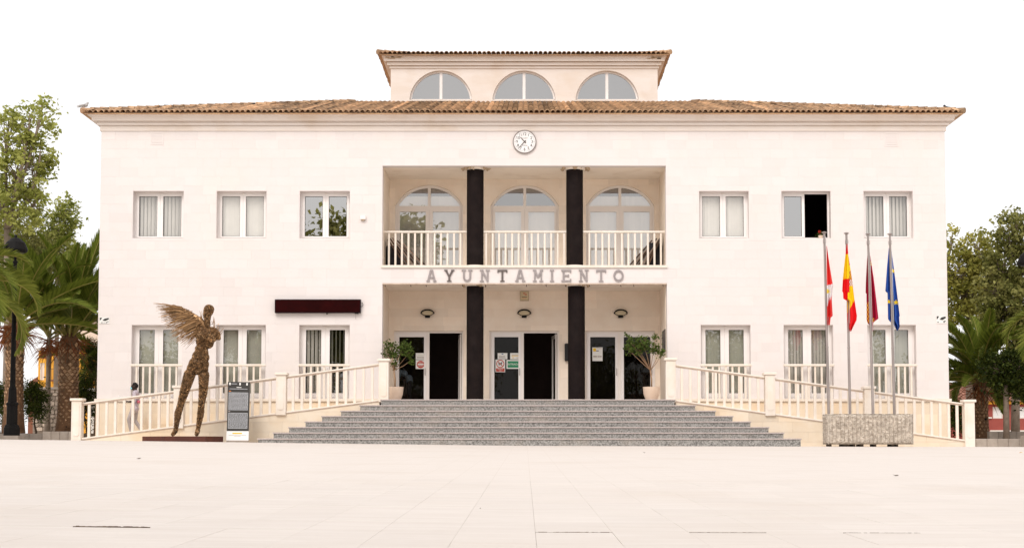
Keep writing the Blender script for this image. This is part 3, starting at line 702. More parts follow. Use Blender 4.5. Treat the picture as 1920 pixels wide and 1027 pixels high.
# ---- arched balcony doors
for ci, (cx, hw, zs, rise) in enumerate(arch):
    yf = RB + 0.14; k = 0.085; zb = zfl_u; mb = MB(); x0, x1 = cx - hw, cx + hw
    arc = seg_arc(cx, hw - 0.004, zs, rise); arci = seg_arc(cx, hw - k - 0.02, zs + 0.02, rise - k - 0.02)
    mb.ring(arc, arci, yf, yf + 0.07); mb.box(x0, x1, yf - 0.01, yf + 0.07, zs - 0.10, zs + 0.02); mb.box(cx - 0.05, cx + 0.05, yf - 0.006, yf + 0.07, zs + 0.02, zs + rise - k)
    mb.box(x0, x0 + 0.08, yf, yf + 0.07, zb, zs - 0.10); mb.box(x1 - 0.08, x1, yf, yf + 0.07, zb, zs - 0.10)
    o = mb.build('balcony_door', 'upvcwarm', hall)
    for s_ in (-1, 1):
        pts = [(x, z) for x, z in arci if (x - cx) * s_ > 0.05]
        pts = ([(cx + 0.05, zs + rise - k)] + pts if s_ > 0 else pts + [(cx - 0.05, zs + rise - k)]) + [(cx + s_ * 0.05, zs + 0.02)]
        pp = MB(); pp.poly([(x, yf + 0.04, z) for x, z in reversed(pts)]); pp.build('fanlight_pane', 'glass_upper', o)
        a, b = (x0 + 0.08, cx) if s_ < 0 else (cx, x1 - 0.08); pa, pb = (x0 + 0.16, cx - 0.13) if s_ < 0 else (cx + 0.13, x1 - 0.16)
        pc, pd = zb + 0.16, zs - 0.19
        mb = MB(); mb.ring([(a + .002, zb + .01), (b - .002, zb + .01), (b - .002, zs - .102), (a + .002, zs - .102)], [(pa, pc), (pb, pc), (pb, pd), (pa, pd)], yf - 0.02, yf + 0.05, True); mb.build('door_leaf', 'upvcwarm', o)
        mb = MB(); mb.poly([(pa, yf + .03, pc), (pb, yf + .03, pc), (pb, yf + .03, pd), (pa, yf + .03, pd)]); mb.build('pane', 'glass_upper', o)
        blind(o, (pa, pb, zb, zs - 0.12), 'blindwhite' if ci else 'blindgrey', 6, yb=yf + 0.16)
        if ci != 1: blind(o, (pa, pb, zs - 0.05, zs + rise * 0.45), 'blindwhite', 6, yb=yf + 0.16)

# ---- entrance doors
def notice(parent, a, b, c, d, y, draw):
    """a sheet stuck on the glass; pixels of its corners, then a list of (x0,x1,z0,z1 in 0..1, material)"""
    x0, x1 = PX(a, (c + d) / 2, RB), PX(b, (c + d) / 2, RB); z0, z1 = PZ(d, RB), PZ(c, RB)
    mats = ['paper']; mb = MB(); mb.box(x0, x1, y - 0.003, y, z0, z1)
    for (u0, u1, v0, v1, m) in draw:
        if m not in mats: mats.append(m)
        mb.cur = mats.index(m); mb.box(x0 + u0 * (x1 - x0), x0 + u1 * (x1 - x0), y - 0.005, y - 0.0035, z0 + v0 * (z1 - z0), z0 + v1 * (z1 - z0))
    return mb.build('notice', mats, parent), (x0, x1, z0, z1)
def disc(mb, cx, cz, r, y0, y1, n=28): mb.prism([(cx + r * math.cos(-2 * math.pi * i / n), cz - r * math.sin(-2 * math.pi * i / n)) for i in range(n)], y0, y1)
def put_text(txt, size, cx, cz, y, m, parent, name='lettering'):
    me = text_mesh(txt, size, 0.0008, m); return link(name, me, parent, (cx, y, cz), (math.pi / 2, 0, 0))
YD = RB + 0.12
for di, (x0, x1, z0, z1) in enumerate(dh):
    cx = PX((802.5, 980, 1162)[di], 680, RB); mb = MB(); f = 0.07
    mb.ring([(x0, ZLAND - 0.01), (x0, z1), (x1, z1), (x1, ZLAND - 0.01)], [(x0 + f, ZLAND), (x0 + f, z1 - f), (x1 - f, z1 - f), (x1 - f, ZLAND)], YD - 0.01, YD + 0.07)
    mb.box(cx - 0.06, cx + 0.04, YD - 0.012, YD + 0.07, ZLAND, z1 - f)
    o = mb.build('entrance_door', 'upvcwarm', hall)
    leaves = [(x0 + f, cx - 0.06)] + ([(cx + 0.04, x1 - f)] if di == 2 else [])
    for a, b in leaves:
        pa, pb, pc, pd = a + 0.11, b - 0.09, ZLAND + 0.10, z1 - 0.21
        mb = MB(); mb.ring([(a + .002, ZLAND + .01), (b - .002, ZLAND + .01), (b - .002, z1 - f - .002), (a + .002, z1 - f - .002)], [(pa, pc), (pb, pc), (pb, pd), (pa, pd)], YD - 0.03, YD + 0.05, True); mb.build('door_leaf', 'upvc', o)
        mb = MB(); mb.poly([(pa, YD + .02, pc), (pb, YD + .02, pc), (pb, YD + .02, pd), (pa, YD + .02, pd)]); mb.build('pane', 'glass_door', o)
        mb = MB(); mb.tube([(b - 0.045, YD - 0.03, ZLAND + 1.0), (b - 0.045, YD - 0.08, ZLAND + 1.02), (b - 0.045, YD - 0.08, ZLAND + 1.22), (b - 0.045, YD - 0.03, ZLAND + 1.24)], 0.012, 6); mb.build('handle', 'steel', o)
    if di < 2:                                            # the second leaf stands open into the hall
        M = MB(); wdt = x1 - f - cx - 0.05; hg = x1 - f - 0.02; e = Vector((-0.10, 1, 0)).normalized() * wdt
        for t0, t1, zz0, zz1 in ((0, 0.12, ZLAND + .02, z1 - .1), (0.88, 1, ZLAND + .02, z1 - .1), (0.12, 0.88, ZLAND + .02, ZLAND + .14), (0.12, 0.88, z1 - .22, z1 - .1)):
            p = [Vector((hg, YD + 0.08, 0)) + e * t0, Vector((hg, YD + 0.08, 0)) + e * t1]; q = Vector((0.04, 0, 0))
            b0 = len(M.v); M.v += [(*(p[0].xy), zz0), (*(p[1].xy), zz0), (*(p[1].xy), zz1), (*(p[0].xy), zz1), (*((p[0] - q).xy), zz0), (*((p[1] - q).xy), zz0), (*((p[1] - q).xy), zz1), (*((p[0] - q).xy), zz1)]
            for fc in ((0, 1, 2, 3), (7, 6, 5, 4), (0, 4, 5, 1), (3, 2, 6, 7), (0, 3, 7, 4), (1, 5, 6, 2)): M.face([b0 + i for i in fc])
        M.build('open_leaf', 'upvcwarm', o)
    yn = YD + 0.016
    lines = lambda v0, v1, n, m, u0=.12, u1=.88: [(u0, u1 - R.uniform(0, .15), v0 + (v1 - v0) * i / n, v0 + (v1 - v0) * (i + 0.4) / n, m) for i in range(n)]
    if di == 0:
        notice(o, 779, 797.3, 661, 673, yn, [(.25, .75, .55, .75, 'papergreen')] + lines(.2, .5, 2, 'kerbstone'))
        nn_, (a, b, c, d) = notice(o, 779, 797.3, 674, 690.8, yn, [])
        mb = MB(); disc(mb, (a + b) / 2, (c + d) / 2, (d - c) * 0.42, yn - 0.006, yn - 0.0036); sg = mb.build('no_entry_disc', 'signred', o); sg['label'] = 'red no-entry disc with white bar'
        mb = MB(); mb.box(a + .2 * (b - a), b - .2 * (b - a), yn - .008, yn - .0062, c + .43 * (d - c), c + .58 * (d - c)); mb.build('white_bar', 'paper', o)
        put_text('SOLO', 0.06, (a + b) / 2, c + .70 * (d - c), yn - .008, 'paper', o); put_text('SALIDA', 0.05, (a + b) / 2, c + .30 * (d - c), yn - .008, 'paper', o)
    if di == 1:
        notice(o, 933, 951.2, 661, 672.6, yn, [(.4, .6, .78, .9, 'signblue')] + lines(.15, .6, 5, 'kerbstone'))
        notice(o, 956.5, 974.6, 661, 672.8, yn, [(.15, .85, .68, .76, 'kerbstone'), (.15, .85, .5, .6, 'signyellow'), (.2, .4, .2, .3, 'signyellow'), (.65, .85, .2, .3, 'kerbstone')])
        nn_, (a, b, c, d) = notice(o, 928.8, 947, 673.2, 696.8, yn, [(.06, .94, .04, .31, 'signred')]); cxx, czz, rr = (a + b) / 2, c + .66 * (d - c), (b - a) * .42
        mb = MB(); disc(mb, cxx, czz, rr, yn - .006, yn - .0036); mb.build('red_disc', 'signred', o)
        mb = MB(); disc(mb, cxx, czz, rr * .8, yn - .008, yn - .0062); mb.build('white_disc', 'paper', o)
        mb = MB()                                          # dog pictogram
        q = lambda u, v: (cxx + u * rr, czz + v * rr)
        mb.prism([q(-.42, -.05), q(.25, -.1), q(.32, .22), q(-.4, .14)], yn - .0095, yn - .0082); mb.prism([q(.18, .1), q(.32, .05), q(.55, .28), q(.5, .42), q(.3, .45)], yn - .0096, yn - .0083)
        for u in (-.4, -.2, .1, .22): mb.prism([q(u, -.42), q(u + .1, -.42), q(u + .12, 0), q(u, 0)], yn - .0097, yn - .0084)
        mb.prism([q(-.42, .05), q(-.36, .1), q(-.5, .4), q(-.56, .36)], yn - .0098, yn - .0085); mb.build('dog_pictogram', 'ink', o)
        mb = MB(); mb.prism([q(-.62, .52), q(.52, -.62), q(.62, -.52), q(-.52, .62)], yn - .0112, yn - .01); mb.build('red_slash', 'signred', o)
        put_text('PERROS', 0.055, cxx, c + .22 * (d - c), yn - .008, 'paper', o); put_text('NO', 0.05, cxx, c + .11 * (d - c), yn - .008, 'paper', o)
        nn_, (a, b, c, d) = notice(o, 949.6, 974.8, 674, 690.6, yn, [(.08, .92, .13, .87, 'signgreen')])
        put_text('ENTRADA', 0.098, (a + b) / 2, (c + d) / 2, yn - .008, 'paper', o)
    if di == 2:
        notice(o, 1111, 1130.2, 650.4, 676, yn, [(.08, .36, .70, .94, 'signyellow'), (.36, .62, .72, .77, 'ink'), (.4, .92, .90, .94, 'kerbstone'), (.1, .7, .43, .47, 'papergreen'), (.08, .45, .28, .38, 'kerbstone'), (.5, .9, .28, .38, 'nosing'), (.08, .9, .2, .24, 'papergreen')])

# ================================================================== ENTRANCE STAIRS
nose_py = [821.3, 810.2, 799.8, 789.3, 779.2, 769.2, 758.9, 748.2]
lx = [482, 511, 540, 571, 602, 637.5, 673.5, 713]; rx = [1503.5, 1471, 1443, 1409, 1375.5, 1343, 1305, 1266.5]
YTOP, TR = -2.17, 0.335
stairs = thing('entrance_stairs', (0, YTOP, 0), 'wide flight of grey granite steps leading up to the entrance', 'stairs')
for i in range(8):
    yn_ = YTOP - TR * (7 - i); z1 = PZ(nose_py[i], yn_); z0 = PZ(nose_py[i - 1], yn_ - TR) if i else -0.35
    a, b = PX(lx[i], nose_py[i], yn_), PX(rx[i], nose_py[i], yn_)
    yb = YTOP + 0.05 if i < 7 else RB
    mb = MB(); mb.box(a + 0.03, b - 0.03, yn_ + 0.03, YTOP + 0.18 + 0.001 * i, z0 - 0.02, z1 - 0.042)
    st = mb.build('step', 'granite', stairs)
    mb = MB(); nseg = 7 if i < 7 else 5; j = [a + (b - a) * q / nseg for q in range(nseg + 1)]
    for q in range(nseg):
        t_ = MB(); t_.box(j[q] + 0.001, j[q + 1] - 0.001, yn_, (yn_ + TR + 0.02) if i < 7 else YTOP + 0.6, z1 - 0.04 , z1 + R.uniform(-.001, .001)); me = bevel(t_.mesh('tread', 'nosing', org(stairs)), 0.006); link('tread', me, st)
    if i < 7:                                             # tread returns at both ends
        mb = MB(); mb.box(a + 0.002, a + 0.9, yn_ + TR + 0.022, YTOP + 0.15, z1 - 0.045, z1 - 0.003); mb.box(b - 0.9, b - 0.002, yn_ + TR + 0.022, YTOP + 0.15, z1 - 0.045, z1 - 0.003); mb.build('side_tread', 'nosing', st)
mb = MB(); mb.box(pl[0], pl[1], YTOP + 0.6, RB + 0.3, ZLAND - 0.25, ZLAND - 0.004); mb.build('landing', 'nosing', stairs)

# ================================================================== RAMPS
def clip_below(poly, f):
    """keep the part of an XZ polygon below the line z = f(x)"""
    out = []
    for i in range(len(poly)):
        p, q = poly[i], poly[(i + 1) % len(poly)]; dp, dq = p[1] - f(p[0]), q[1] - f(q[0])
        if dp <= 0: out.append(p)
        if dp * dq < 0: t = dp / (dp - dq); out.append((p[0] + t * (q[0] - p[0]), p[1] + t * (q[1] - p[1])))
    return out
def ramp(side):
    Y = -1.95; sg = -1 if side == 'left' else 1
    if side == 'left':
        posts = [(720, 672.5, 748.5), (528, 698.5, 774), (336.5, 722.5, 797), (145.5, 746.5, 825)]
        hr = ((711, 681.3), (152, 755.2)); kb = ((712, 748.6), (155, 820.3))
        label = 'cream stone access ramp with balustrade rising from the left'
    else:
        posts = [(1257, 671, 748.5), (1443, 698, 775), (1629, 724, 803), (1816, 749, 836)]
        hr = ((1265, 683), (1806, 755.5)); kb = ((1266, 749.0), (1806, 823.5))
        label = 'cream stone access ramp with balustrade rising from the right'
    r = thing('access_ramp', (P(posts[2][0], 830, Y)[0], Y, 0), label, 'ramp', 'access ramps beside the stairs')
    h0, h1 = P(*hr[0], Y), P(*hr[1], Y); k0, k1 = P(*kb[0], Y), P(*kb[1], Y)
    hf = lambda x: h0[1] + (x - h0[0]) * (h1[1] - h0[1]) / (h1[0] - h0[0]); kf = lambda x: k0[1] + (x - k0[0]) * (k1[1] - k0[1]) / (k1[0] - k0[0])
    xe, xs_ = P(posts[3][0], 800, Y)[0], k0[0]
    xa, xb = min(xe, xs_), max(xe, xs_)
    # ramp body with sloping floor, cream slabs on its face
    mb = MB(); mb.prism([(xa, -0.5), (xb, -0.5), (xb, kf(xb) - 0.10), (xa, max(-0.3, kf(xa) - 0.10))], Y + 0.05, -0.07); mb.build('ramp_floor', 'rampstone', r)
    mb = MB(); mb.prism([(xa, -0.5), (xb, -0.5), (xb, kf(xb) - 0.055), (xa, kf(xa) - 0.055)], Y - 0.05, Y + 0.05); wl = mb.build('ramp_wall', 'backing', r)
    row = 0; z = ZLAND - 0.07
    while z > -0.3:
        x = xa - (0.5 if row % 2 else 0.05)
        while x < xb:
            x2 = x + 0.95; p = [(max(x, xa) + .002, z - 0.325 + .002), (min(x2, xb) - .002, z - 0.325 + .002), (min(x2, xb) - .002, z - .002), (max(x, xa) + .002, z - .002)]
            if p[1][0] - p[0][0] > 0.05:
                p = clip_below(p, lambda t: kf(t) - 0.06)
                if len(p) > 2: MB().prism(p, Y - 0.064 + R.uniform(-.001, .001), Y - 0.05, R.gauss(0, .5)).build('face_slab', 'rampstone', wl)
            x = x2
        z -= 0.325; row += 1
    def sloped(name, fa, fb, y0, y1, z_lo, z_hi, m, par, bev):
        b = MB(); o0 = org(r); b.prism([(fa, z_lo(fa)), (fb, z_lo(fb)), (fb, z_hi(fb)), (fa, z_hi(fa))], y0, y1); me = bevel(b.mesh(name, m, o0), bev); return link(name, me, par)
    sloped('kerb_dark_line', xa, xb, Y - 0.085, Y + 0.075, lambda x: kf(x) - 0.075, lambda x: kf(x) - 0.0505, 'coping', r, 0.004)  # darker tan strip standing in for the dark line under the kerb
    sloped('kerb', xa, xb, Y - 0.10, Y + 0.08, lambda x: kf(x) - 0.05, lambda x: kf(x), 'paintstone', r, 0.008)
    px_ = [P(p[0], (p[1] + p[2]) / 2, Y)[0] for p in posts]; hwp = 0.16
    for i, (pxx, t, b) in enumerate(posts):
        x = px_[i]; zt = PZ(t, Y); zb = (PZ(b, Y) - 0.35) if i == 3 else kf(x) - 0.1
        bx_ = MB(); bx_.box(x - hwp, x + hwp, Y - 0.16, Y + 0.16, zb, zt - 0.085); po = link('post', bevel(bx_.mesh('post', 'paintstone', org(r)), 0.012), r)
        bx_ = MB(); bx_.box(x - hwp - 0.045, x + hwp + 0.045, Y - 0.205, Y + 0.205, zt - 0.085, zt); link('cap', bevel(bx_.mesh('cap', 'paintstone', org(r)), 0.014), po)
        zb2 = kf(x) + 0.14; hw2 = 0.095; zt2 = zt - 0.22      # raised panel with rounded ends
        pts = [(x - hw2, zt2)] + [(x - hw2 + 0, zb2)] + [(x + hw2 * math.cos(a), zb2 + hw2 * 0.7 * math.sin(a)) for a in np.linspace(math.pi, 2 * math.pi, 9)[1:-1]] + [(x + hw2, zb2), (x + hw2, zt2)] + [(x + hw2 * math.cos(a), zt2 + hw2 * 0.7 * math.sin(a)) for a in np.linspace(0, math.pi, 9)[1:-1]]
        MB().prism(pts, Y - 0.178, Y - 0.16).build('raised_panel', 'paintstone', po)
    bm = {}
    for i in range(3):
        a, b = sorted((px_[i], px_[i + 1])); a += hwp; b -= hwp
        sloped('handrail', a, b, Y - 0.07, Y + 0.07, lambda x: hf(x) - 0.05, hf, 'paintstone', r, 0.012); sloped('rail_moulding', a, b, Y - 0.045, Y + 0.045, lambda x: hf(x) - 0.09, lambda x: hf(x) - 0.0505, 'coping', r, 0.006)  # moulding in darker tan, warm shading under the handrail put into its colour
        n = 10
        for q in range(n):
            x = a + (q + 0.75) * (b - a) / (n + 0.5); key = round(hf(x) - 0.07 - kf(x), 3)
            if key not in bm: bm[key] = scaled(bevelbox(0.088, 0.07, 1.0, 'paintstone', 0.01), key + 0.02, 'baluster')
            link('baluster', bm[key], r, (x, Y, kf(x) - 0.01))
    return kf
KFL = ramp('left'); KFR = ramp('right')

# ================================================================== THINGS ON THE FACADE
def letter_polys(ch):
    """slab-serif capital as XZ polygons in a box about 0.8 wide and 1 high (origin at the middle of the base)"""
    bar = lambda x0, z0, x1, z1, t: (lambda d: [(x0 - d[0], z0 - d[1]), (x0 + d[0], z0 + d[1]), (x1 + d[0], z1 + d[1]), (x1 - d[0], z1 - d[1])])((lambda L: (t / 2 * (z1 - z0) / L, -t / 2 * (x1 - x0) / L))(math.hypot(x1 - x0, z1 - z0)))
    rect = lambda a, b, c, d: [(a, c), (b, c), (b, d), (a, d)]
    S = 0.09; T = 0.17
    if ch == 'A': return [bar(-.30, .04, -.05, .98, T), bar(.30, .04, .05, .98, T), rect(-.2, .2, .28, .40), rect(-.45, -.15, 0, S), rect(.15, .45, 0, S), rect(-.14, .14, .9, 1.0)]
    if ch == 'Y': return [rect(-.085, .085, 0, .5), bar(0, .42, -.31, .96, T), bar(0, .42, .31, .96, T), rect(-.2, .2, 0, S), rect(-.46, -.16, 1 - S, 1), rect(.16, .46, 1 - S, 1)]
    if ch == 'N': return [rect(-.33, -.19, 0, 1), rect(.19, .33, 0, 1), bar(-.27, .97, .27, .03, .18), rect(-.44, -.08, 0, S), rect(.08, .44, 1 - S, 1), rect(-.44, -.12, 1 - S, 1)]
    if ch == 'T': return [rect(-.085, .085, 0, 1), rect(-.42, .42, .87, 1), rect(-.2, .2, 0, S), rect(-.44, -.34, .76, 1), rect(.34, .44, .76, 1)]
    if ch == 'M': return [rect(-.35, -.23, 0, 1), rect(.23, .35, 0, 1), bar(-.30, .96, 0, .36, .16), bar(.30, .96, 0, .36, .16), rect(-.46, -.12, 0, S), rect(.12, .46, 0, S), rect(-.46, -.16, 1 - S, 1), rect(.16, .46, 1 - S, 1)]
    if ch == 'I': return [rect(-.085, .085, 0, 1), rect(-.19, .19, 0, S), rect(-.19, .19, 1 - S, 1)]
    if ch == 'E': return [rect(-.32, -.15, 0, 1), rect(-.44, .42, 0, .12), rect(-.44, .42, .88, 1), rect(-.2, .24, .45, .57), rect(.33, .44, 0, .24), rect(.33, .44, .76, 1), rect(.15, .25, .40, .62)]
    arc = lambda a0, a1, r0, r1, cx, cz, sx, sz, n: [[(cx + r * sx * math.cos(t), cz + r * sz * math.sin(t)) for r, t in ((r0, a), (r1, a), (r1, b), (r0, b))] for a, b in zip(np.linspace(a0, a1, n)[:-1], np.linspace(a0, a1, n)[1:])]
    if ch == 'O': return arc(0, 2 * math.pi, .30, .46, 0, .5, 1, 1.09, 29)
    if ch == 'U': return arc(math.pi, 2 * math.pi, .20, .36, 0, .36, 1, 1, 15) + [rect(-.36, -.20, .36, 1), rect(.20, .36, .36, 1), rect(-.48, -.1, 1 - S, 1), rect(.1, .48, 1 - S, 1)]
lt = thing('wall_lettering', (PX(984, 528), -0.04, PZ(528)), 'grey metal capitals spelling AYUNTAMIENTO below the balcony', 'lettering')
for ch, px in zip('AYUNTAMIENTO', (809, 842.5, 875.8, 909, 942, 975.4, 1008.8, 1035, 1061.6, 1094.4, 1127, 1159.6)):
    i_ = (px == 842.5 or px == 942); h = PZ(506) - PZ(528.2); mb = MB(); x, z = PX(px, 517), PZ(528.2)
    for k_, pg in enumerate(letter_polys(ch)):
        pg = [(x + u * h * 0.94, z + v * h) for u, v in pg]
        ar = sum(pg[i][0] * pg[(i + 1) % len(pg)][1] - pg[(i + 1) % len(pg)][0] * pg[i][1] for i in range(len(pg)))
        mb.prism(pg if ar > 0 else pg[::-1], -0.05 - 0.0008 * (k_ % 7), -0.022)
    lo_ = mb.build('letter', 'lettersdark' if i_ else 'letters', lt)
    if i_: lo_['label'] = 'darker letter ' + ch

# clock
ccx, ccz = P(983.6, 266.6); cr = 22.4 / FPX * D0
ck = thing('wall_clock', (ccx, -0.02, ccz), 'round white wall clock with grey rim under the cornice', 'clock')
ring_ = lambda r, n=48: [(ccx + r * math.cos(2 * math.pi * i / n), ccz + r * math.sin(2 * math.pi * i / n)) for i in range(n)]
MB().ring(ring_(cr), ring_(cr * .925), -0.07, -0.012, True).build('rim', 'clockrim', ck)
mb = MB(); mb.prism(ring_(cr * .94), -0.06, -0.0125); mb.build('dial', 'clockface', ck)
for hnum in range(1, 13):
    a = math.radians(90 - 30 * hnum); me = text_mesh(str(hnum), cr * .33, 0.001, 'ink'); link('numeral', me, ck, (ccx + cr * .64 * math.cos(a), -0.063, ccz + cr * .64 * math.sin(a)), (math.pi / 2, 0, 0))
mb = MB()
for k in range(60):
    a = math.radians(6 * k); c_, s_ = math.cos(a), math.sin(a); L = .05 if k % 5 else .075; wd = .006 if k % 5 else .014
    p = lambda r, t: (ccx + cr * (r * c_ - t * s_), ccz + cr * (r * s_ + t * c_)); mb.prism([p(.84 - L, -wd), p(.84, -wd), p(.84, wd), p(.84 - L, wd)], -0.0635, -0.061)
mb.build('minute_ticks', 'ink', ck)
for ang, L, wd, yy in ((133, .52, .05, -0.072), (227, .80, .035, -0.082)):
    a = math.radians(ang); c_, s_ = math.cos(a), math.sin(a); p = lambda r, t: (ccx + cr * (r * c_ - t * s_), ccz + cr * (r * s_ + t * c_))
    MB().prism([p(-.16, -wd), p(L, -wd * .4), p(L, wd * .4), p(-.16, wd)], yy, yy + 0.006).build('hand', 'lettersdark', ck)
put_text('RELOJERIA', cr * .12, ccx, ccz + cr * .30, -0.063, 'clockrim', ck); put_text('MURCIA', cr * .13, ccx, ccz - cr * .32, -0.063, 'ink', ck)

# electronic display board
a, b, c, d = PX(516.8, 574), PX(677, 574), PZ(587), PZ(562)
bn = thing('display_board', ((a + b) / 2, -0.1, c), 'long dark red unlit display board above the ground-floor window', 'display board')
MB().box(a, b, -0.18, -0.014, c, d).build('housing', 'bannertrim', bn); MB().box(a + 0.02, b - 0.02, -0.186, -0.181, c + 0.025, d - 0.02).build('screen', 'banner', bn)
mb = MB(); mb.tube([(b, -.1, d - .12), (b + .05, -.09, d - .1), (b + .075, -.07, d - .17), (b + .04, -.05, d - .24), (b, -.05, d - .22)], 0.008, 6); mb.build('cable_loop', 'blackplastic', bn)
mb = MB(); mb.tube([(b - .17, -.08, c), (b - .165, -.07, c - .1), (b - .18, -.06, c - .2)], 0.006, 6); mb.build('loose_cable', 'steel', bn)
MB().box(b - .2, b - .08, -.12, -.03, c - .025, c - .001).build('bracket', 'blackplastic', bn); MB().box(a + .6 * (b - a), a + .6 * (b - a) + .03, -.12, -.03, c - .05, c - .001).build('bracket', 'blackplastic', bn)

# wall lamps
for px, lab in ((802, 'left'), (983, 'middle'), (1163.5, 'right')):
    x, z = P(px, 588, RB)
    l_ = thing('wall_lamp', (x, RB, z), {'left': 'black fan-shaped wall lamp above the potted tree by the first door', 'middle': 'black fan-shaped wall lamp below the alarm box, between the columns', 'right': 'black fan-shaped wall lamp above the closed door with yellow notice'}[lab], 'wall lamp', 'wall lamps over the entrance doors')
    arc_o = [(x + .245 * math.cos(t), z + .15 * math.sin(t)) for t in np.linspace(math.pi, 0, 19)]; arc_i = [(x + .205 * math.cos(t), z - .005 + .105 * math.sin(t)) for t in np.linspace(math.pi, 0, 19)]
    MB().ring(arc_o, arc_i, RB - 0.20, RB - 0.012).build('hood', 'blackmetal', l_)
    pts = [(x - .205, z + .0)] + [(x - .07, z - .075), (x + .07, z - .075), (x + .205, z + .0)] + [(x + .2 * math.cos(t), z + .1 * math.sin(t)) for t in np.linspace(0, math.pi, 15)[1:-1]]
    MB().prism(pts, RB - 0.15, RB - 0.02).build('diffuser', 'lampglass', l_)
    mb = MB(); mb.tube([(x - .24, RB - .15, z + .0), (x - .07, RB - .14, z - .09)], .013, 6); mb.tube([(x + .24, RB - .15, z + .0), (x + .07, RB - .14, z - .09)], .013, 6); mb.build('bracket', 'blackmetal', l_)
    MB().box(x - .085, x + .085, RB - .17, RB - 0.013, z - .145, z - .06).build('foot', 'blackmetal', l_)
# alarm box
a, b, c, d = PX(975.8, 555, RB), PX(990.8, 555, RB), PZ(563, RB), PZ(547, RB)
al = thing('alarm_box', ((a + b) / 2, RB, c), 'small cream alarm box with red emblem high on portico wall', 'alarm box')
mb = MB(); mb.box(a - .01, b + .01, RB - .05, RB - .012, c - .02, d + .012); mb.build('back_plate', 'patch', al)
me = MB(); me.box(a, b, RB - .1, RB - .051, c, d); link('cover', bevel(me.mesh('cover', 'lampglass', org(al)), .008), al)
mb = MB(); e_ = [((a + b) / 2 + .02 + .06 * math.cos(t), d - .085 + .035 * math.sin(t) - .03 * math.cos(t)) for t in np.linspace(0, 2 * math.pi, 20)[:-1]]; e2 = [((a + b) / 2 + .02 + .035 * math.cos(t), d - .085 + .018 * math.sin(t) - .018 * math.cos(t)) for t in np.linspace(0, 2 * math.pi, 20)[:-1]]
mb.ring(e_, e2, RB - .103, RB - .1005, True); mb.build('emblem', 'signred', al)
MB().box(a + .05, b - .05, RB - .1025, RB - .1005, c + .10, c + .118).build('caption', 'ink', al); MB().box(a + .07, b - .07, RB - .1025, RB - .1005, c + .06, c + .072).build('caption', 'orange', al)
# black letter box beside the column, bronze plaque on the side wall
a, b, c, d = PX(1058.5, 660, RB), PX(1068, 660, RB), PZ(677, RB), PZ(644, RB)
me = MB(); me.box(a, b, RB - .16, RB - .013, c, d); o = link('letter_box', bevel(me.mesh('letter_box', 'blackplastic'), .03, 3)); tag(o, 'black wall box half hidden behind the right lower column', 'letter box')
z0, z1 = PZ(661, 1.0), PZ(619, 1.0); o = thing('plaque', (pl[1], 1.0, z0), 'dark bronze plaque on the right side wall of the porch', 'plaque')
MB().box(pl[1] - .03, pl[1] - .001, .35, 1.55, z0, z1).build('plate', 'panelblack', o)
mb = MB()
for k in range(9): z = z1 - .1 - k * .065; mb.box(pl[1] - .034, pl[1] - .0302, .45, 1.45 - R.uniform(0, .25), z - .012, z + .012)
mb.build('raised_text', 'clockrim', o)
# vents, sensor, street plaques
for px0, px1, pz0, pz1, lab in ((282, 307, 272, 247.5, 'square white vent under the cornice near the left corner'), (1657.5, 1684.5, 275, 248.8, 'square white vent under the cornice near the right corner')):
    a, b, c, d = PX(px0, 260), PX(px1, 260), PZ(pz0), PZ(pz1); v = thing('wall_vent', ((a + b) / 2, 0, c), lab, 'vent', 'vents under the cornice')
    MB().ring([(a, c), (b, c), (b, d), (a, d)], [(a + .05, c + .05), (b - .05, c + .05), (b - .05, d - .05), (a + .05, d - .05)], -.024, -.008, True).build('frame', 'facade', v)
    for k in range(6): z = c + .07 + k * (d - c - .14) / 6; MB().poly([(a + .05, -.021, z), (b - .05, -.021, z), (b - .05, -.0135, z + .05), (a + .05, -.0135, z + .05)]).build('louvre', 'facade', v)
a, b, c, d = PX(676, 409), PX(686, 409), PZ(414, 0), PZ(405, 0); o = thing('wall_sensor', ((a + b) / 2, 0, c), 'tiny white sensor box beside the dark upper window', 'sensor')
MB().box(a, b, -.12, -.013, c + .04, d).build('housing', 'upvc', o); MB().box(a + .04, b - .04, -.1, -.02, c, c + .038).build('lens', 'patch', o)
def plaque(px0, px1, py0, py1, lab, seed):
    a, b, c, d = PX(px0, 600), PX(px1, 600), PZ(py1), PZ(py0); o = thing('street_plaque', ((a + b) / 2, 0, c), lab, 'plaque', 'tiled plaques at the corners'); rn = random.Random(seed)
    MB().box(a, b, -.03, -.013, c, d).build('tile_panel', 'paper', o); mb = MB()
    W, H = b - a, d - c
    mb.prism([(a + .03 * W, d - .45 * H), (a + .1 * W, d - .42 * H), (a + .28 * W, d - .05 * H), (a + .03 * W, d - .05 * H)], -.0325, -.0305)
    mb.prism([(a + .3 * W, d - .5 * H), (a + .6 * W, d - .58 * H), (a + .95 * W, d - .3 * H), (a + .93 * W, d - .06 * H), (a + .5 * W, d - .2 * H)], -.0325, -.0305)
    mb.prism([(a + .62 * W, d - .72 * H), (a + .93 * W, d - .75 * H), (a + .9 * W, d - .6 * H)], -.0325, -.0305)
    for i in range(5): x = a + rn.uniform(.05, .8) * W; mb.prism([(x, c + .1 * H), (x + .1 * W, c + .1 * H), (x + .1 * W, c + .2 * H), (x, c + .2 * H)], -.0322, -.0305)
    mb.build('dark_motif', 'panelblack', o)
plaque(187, 205.5, 595, 606.5, 'small black and white plaque by the left building corner', 1); plaque(1755.5, 1774, 592, 606, 'small black and white plaque by the right building corner', 2)

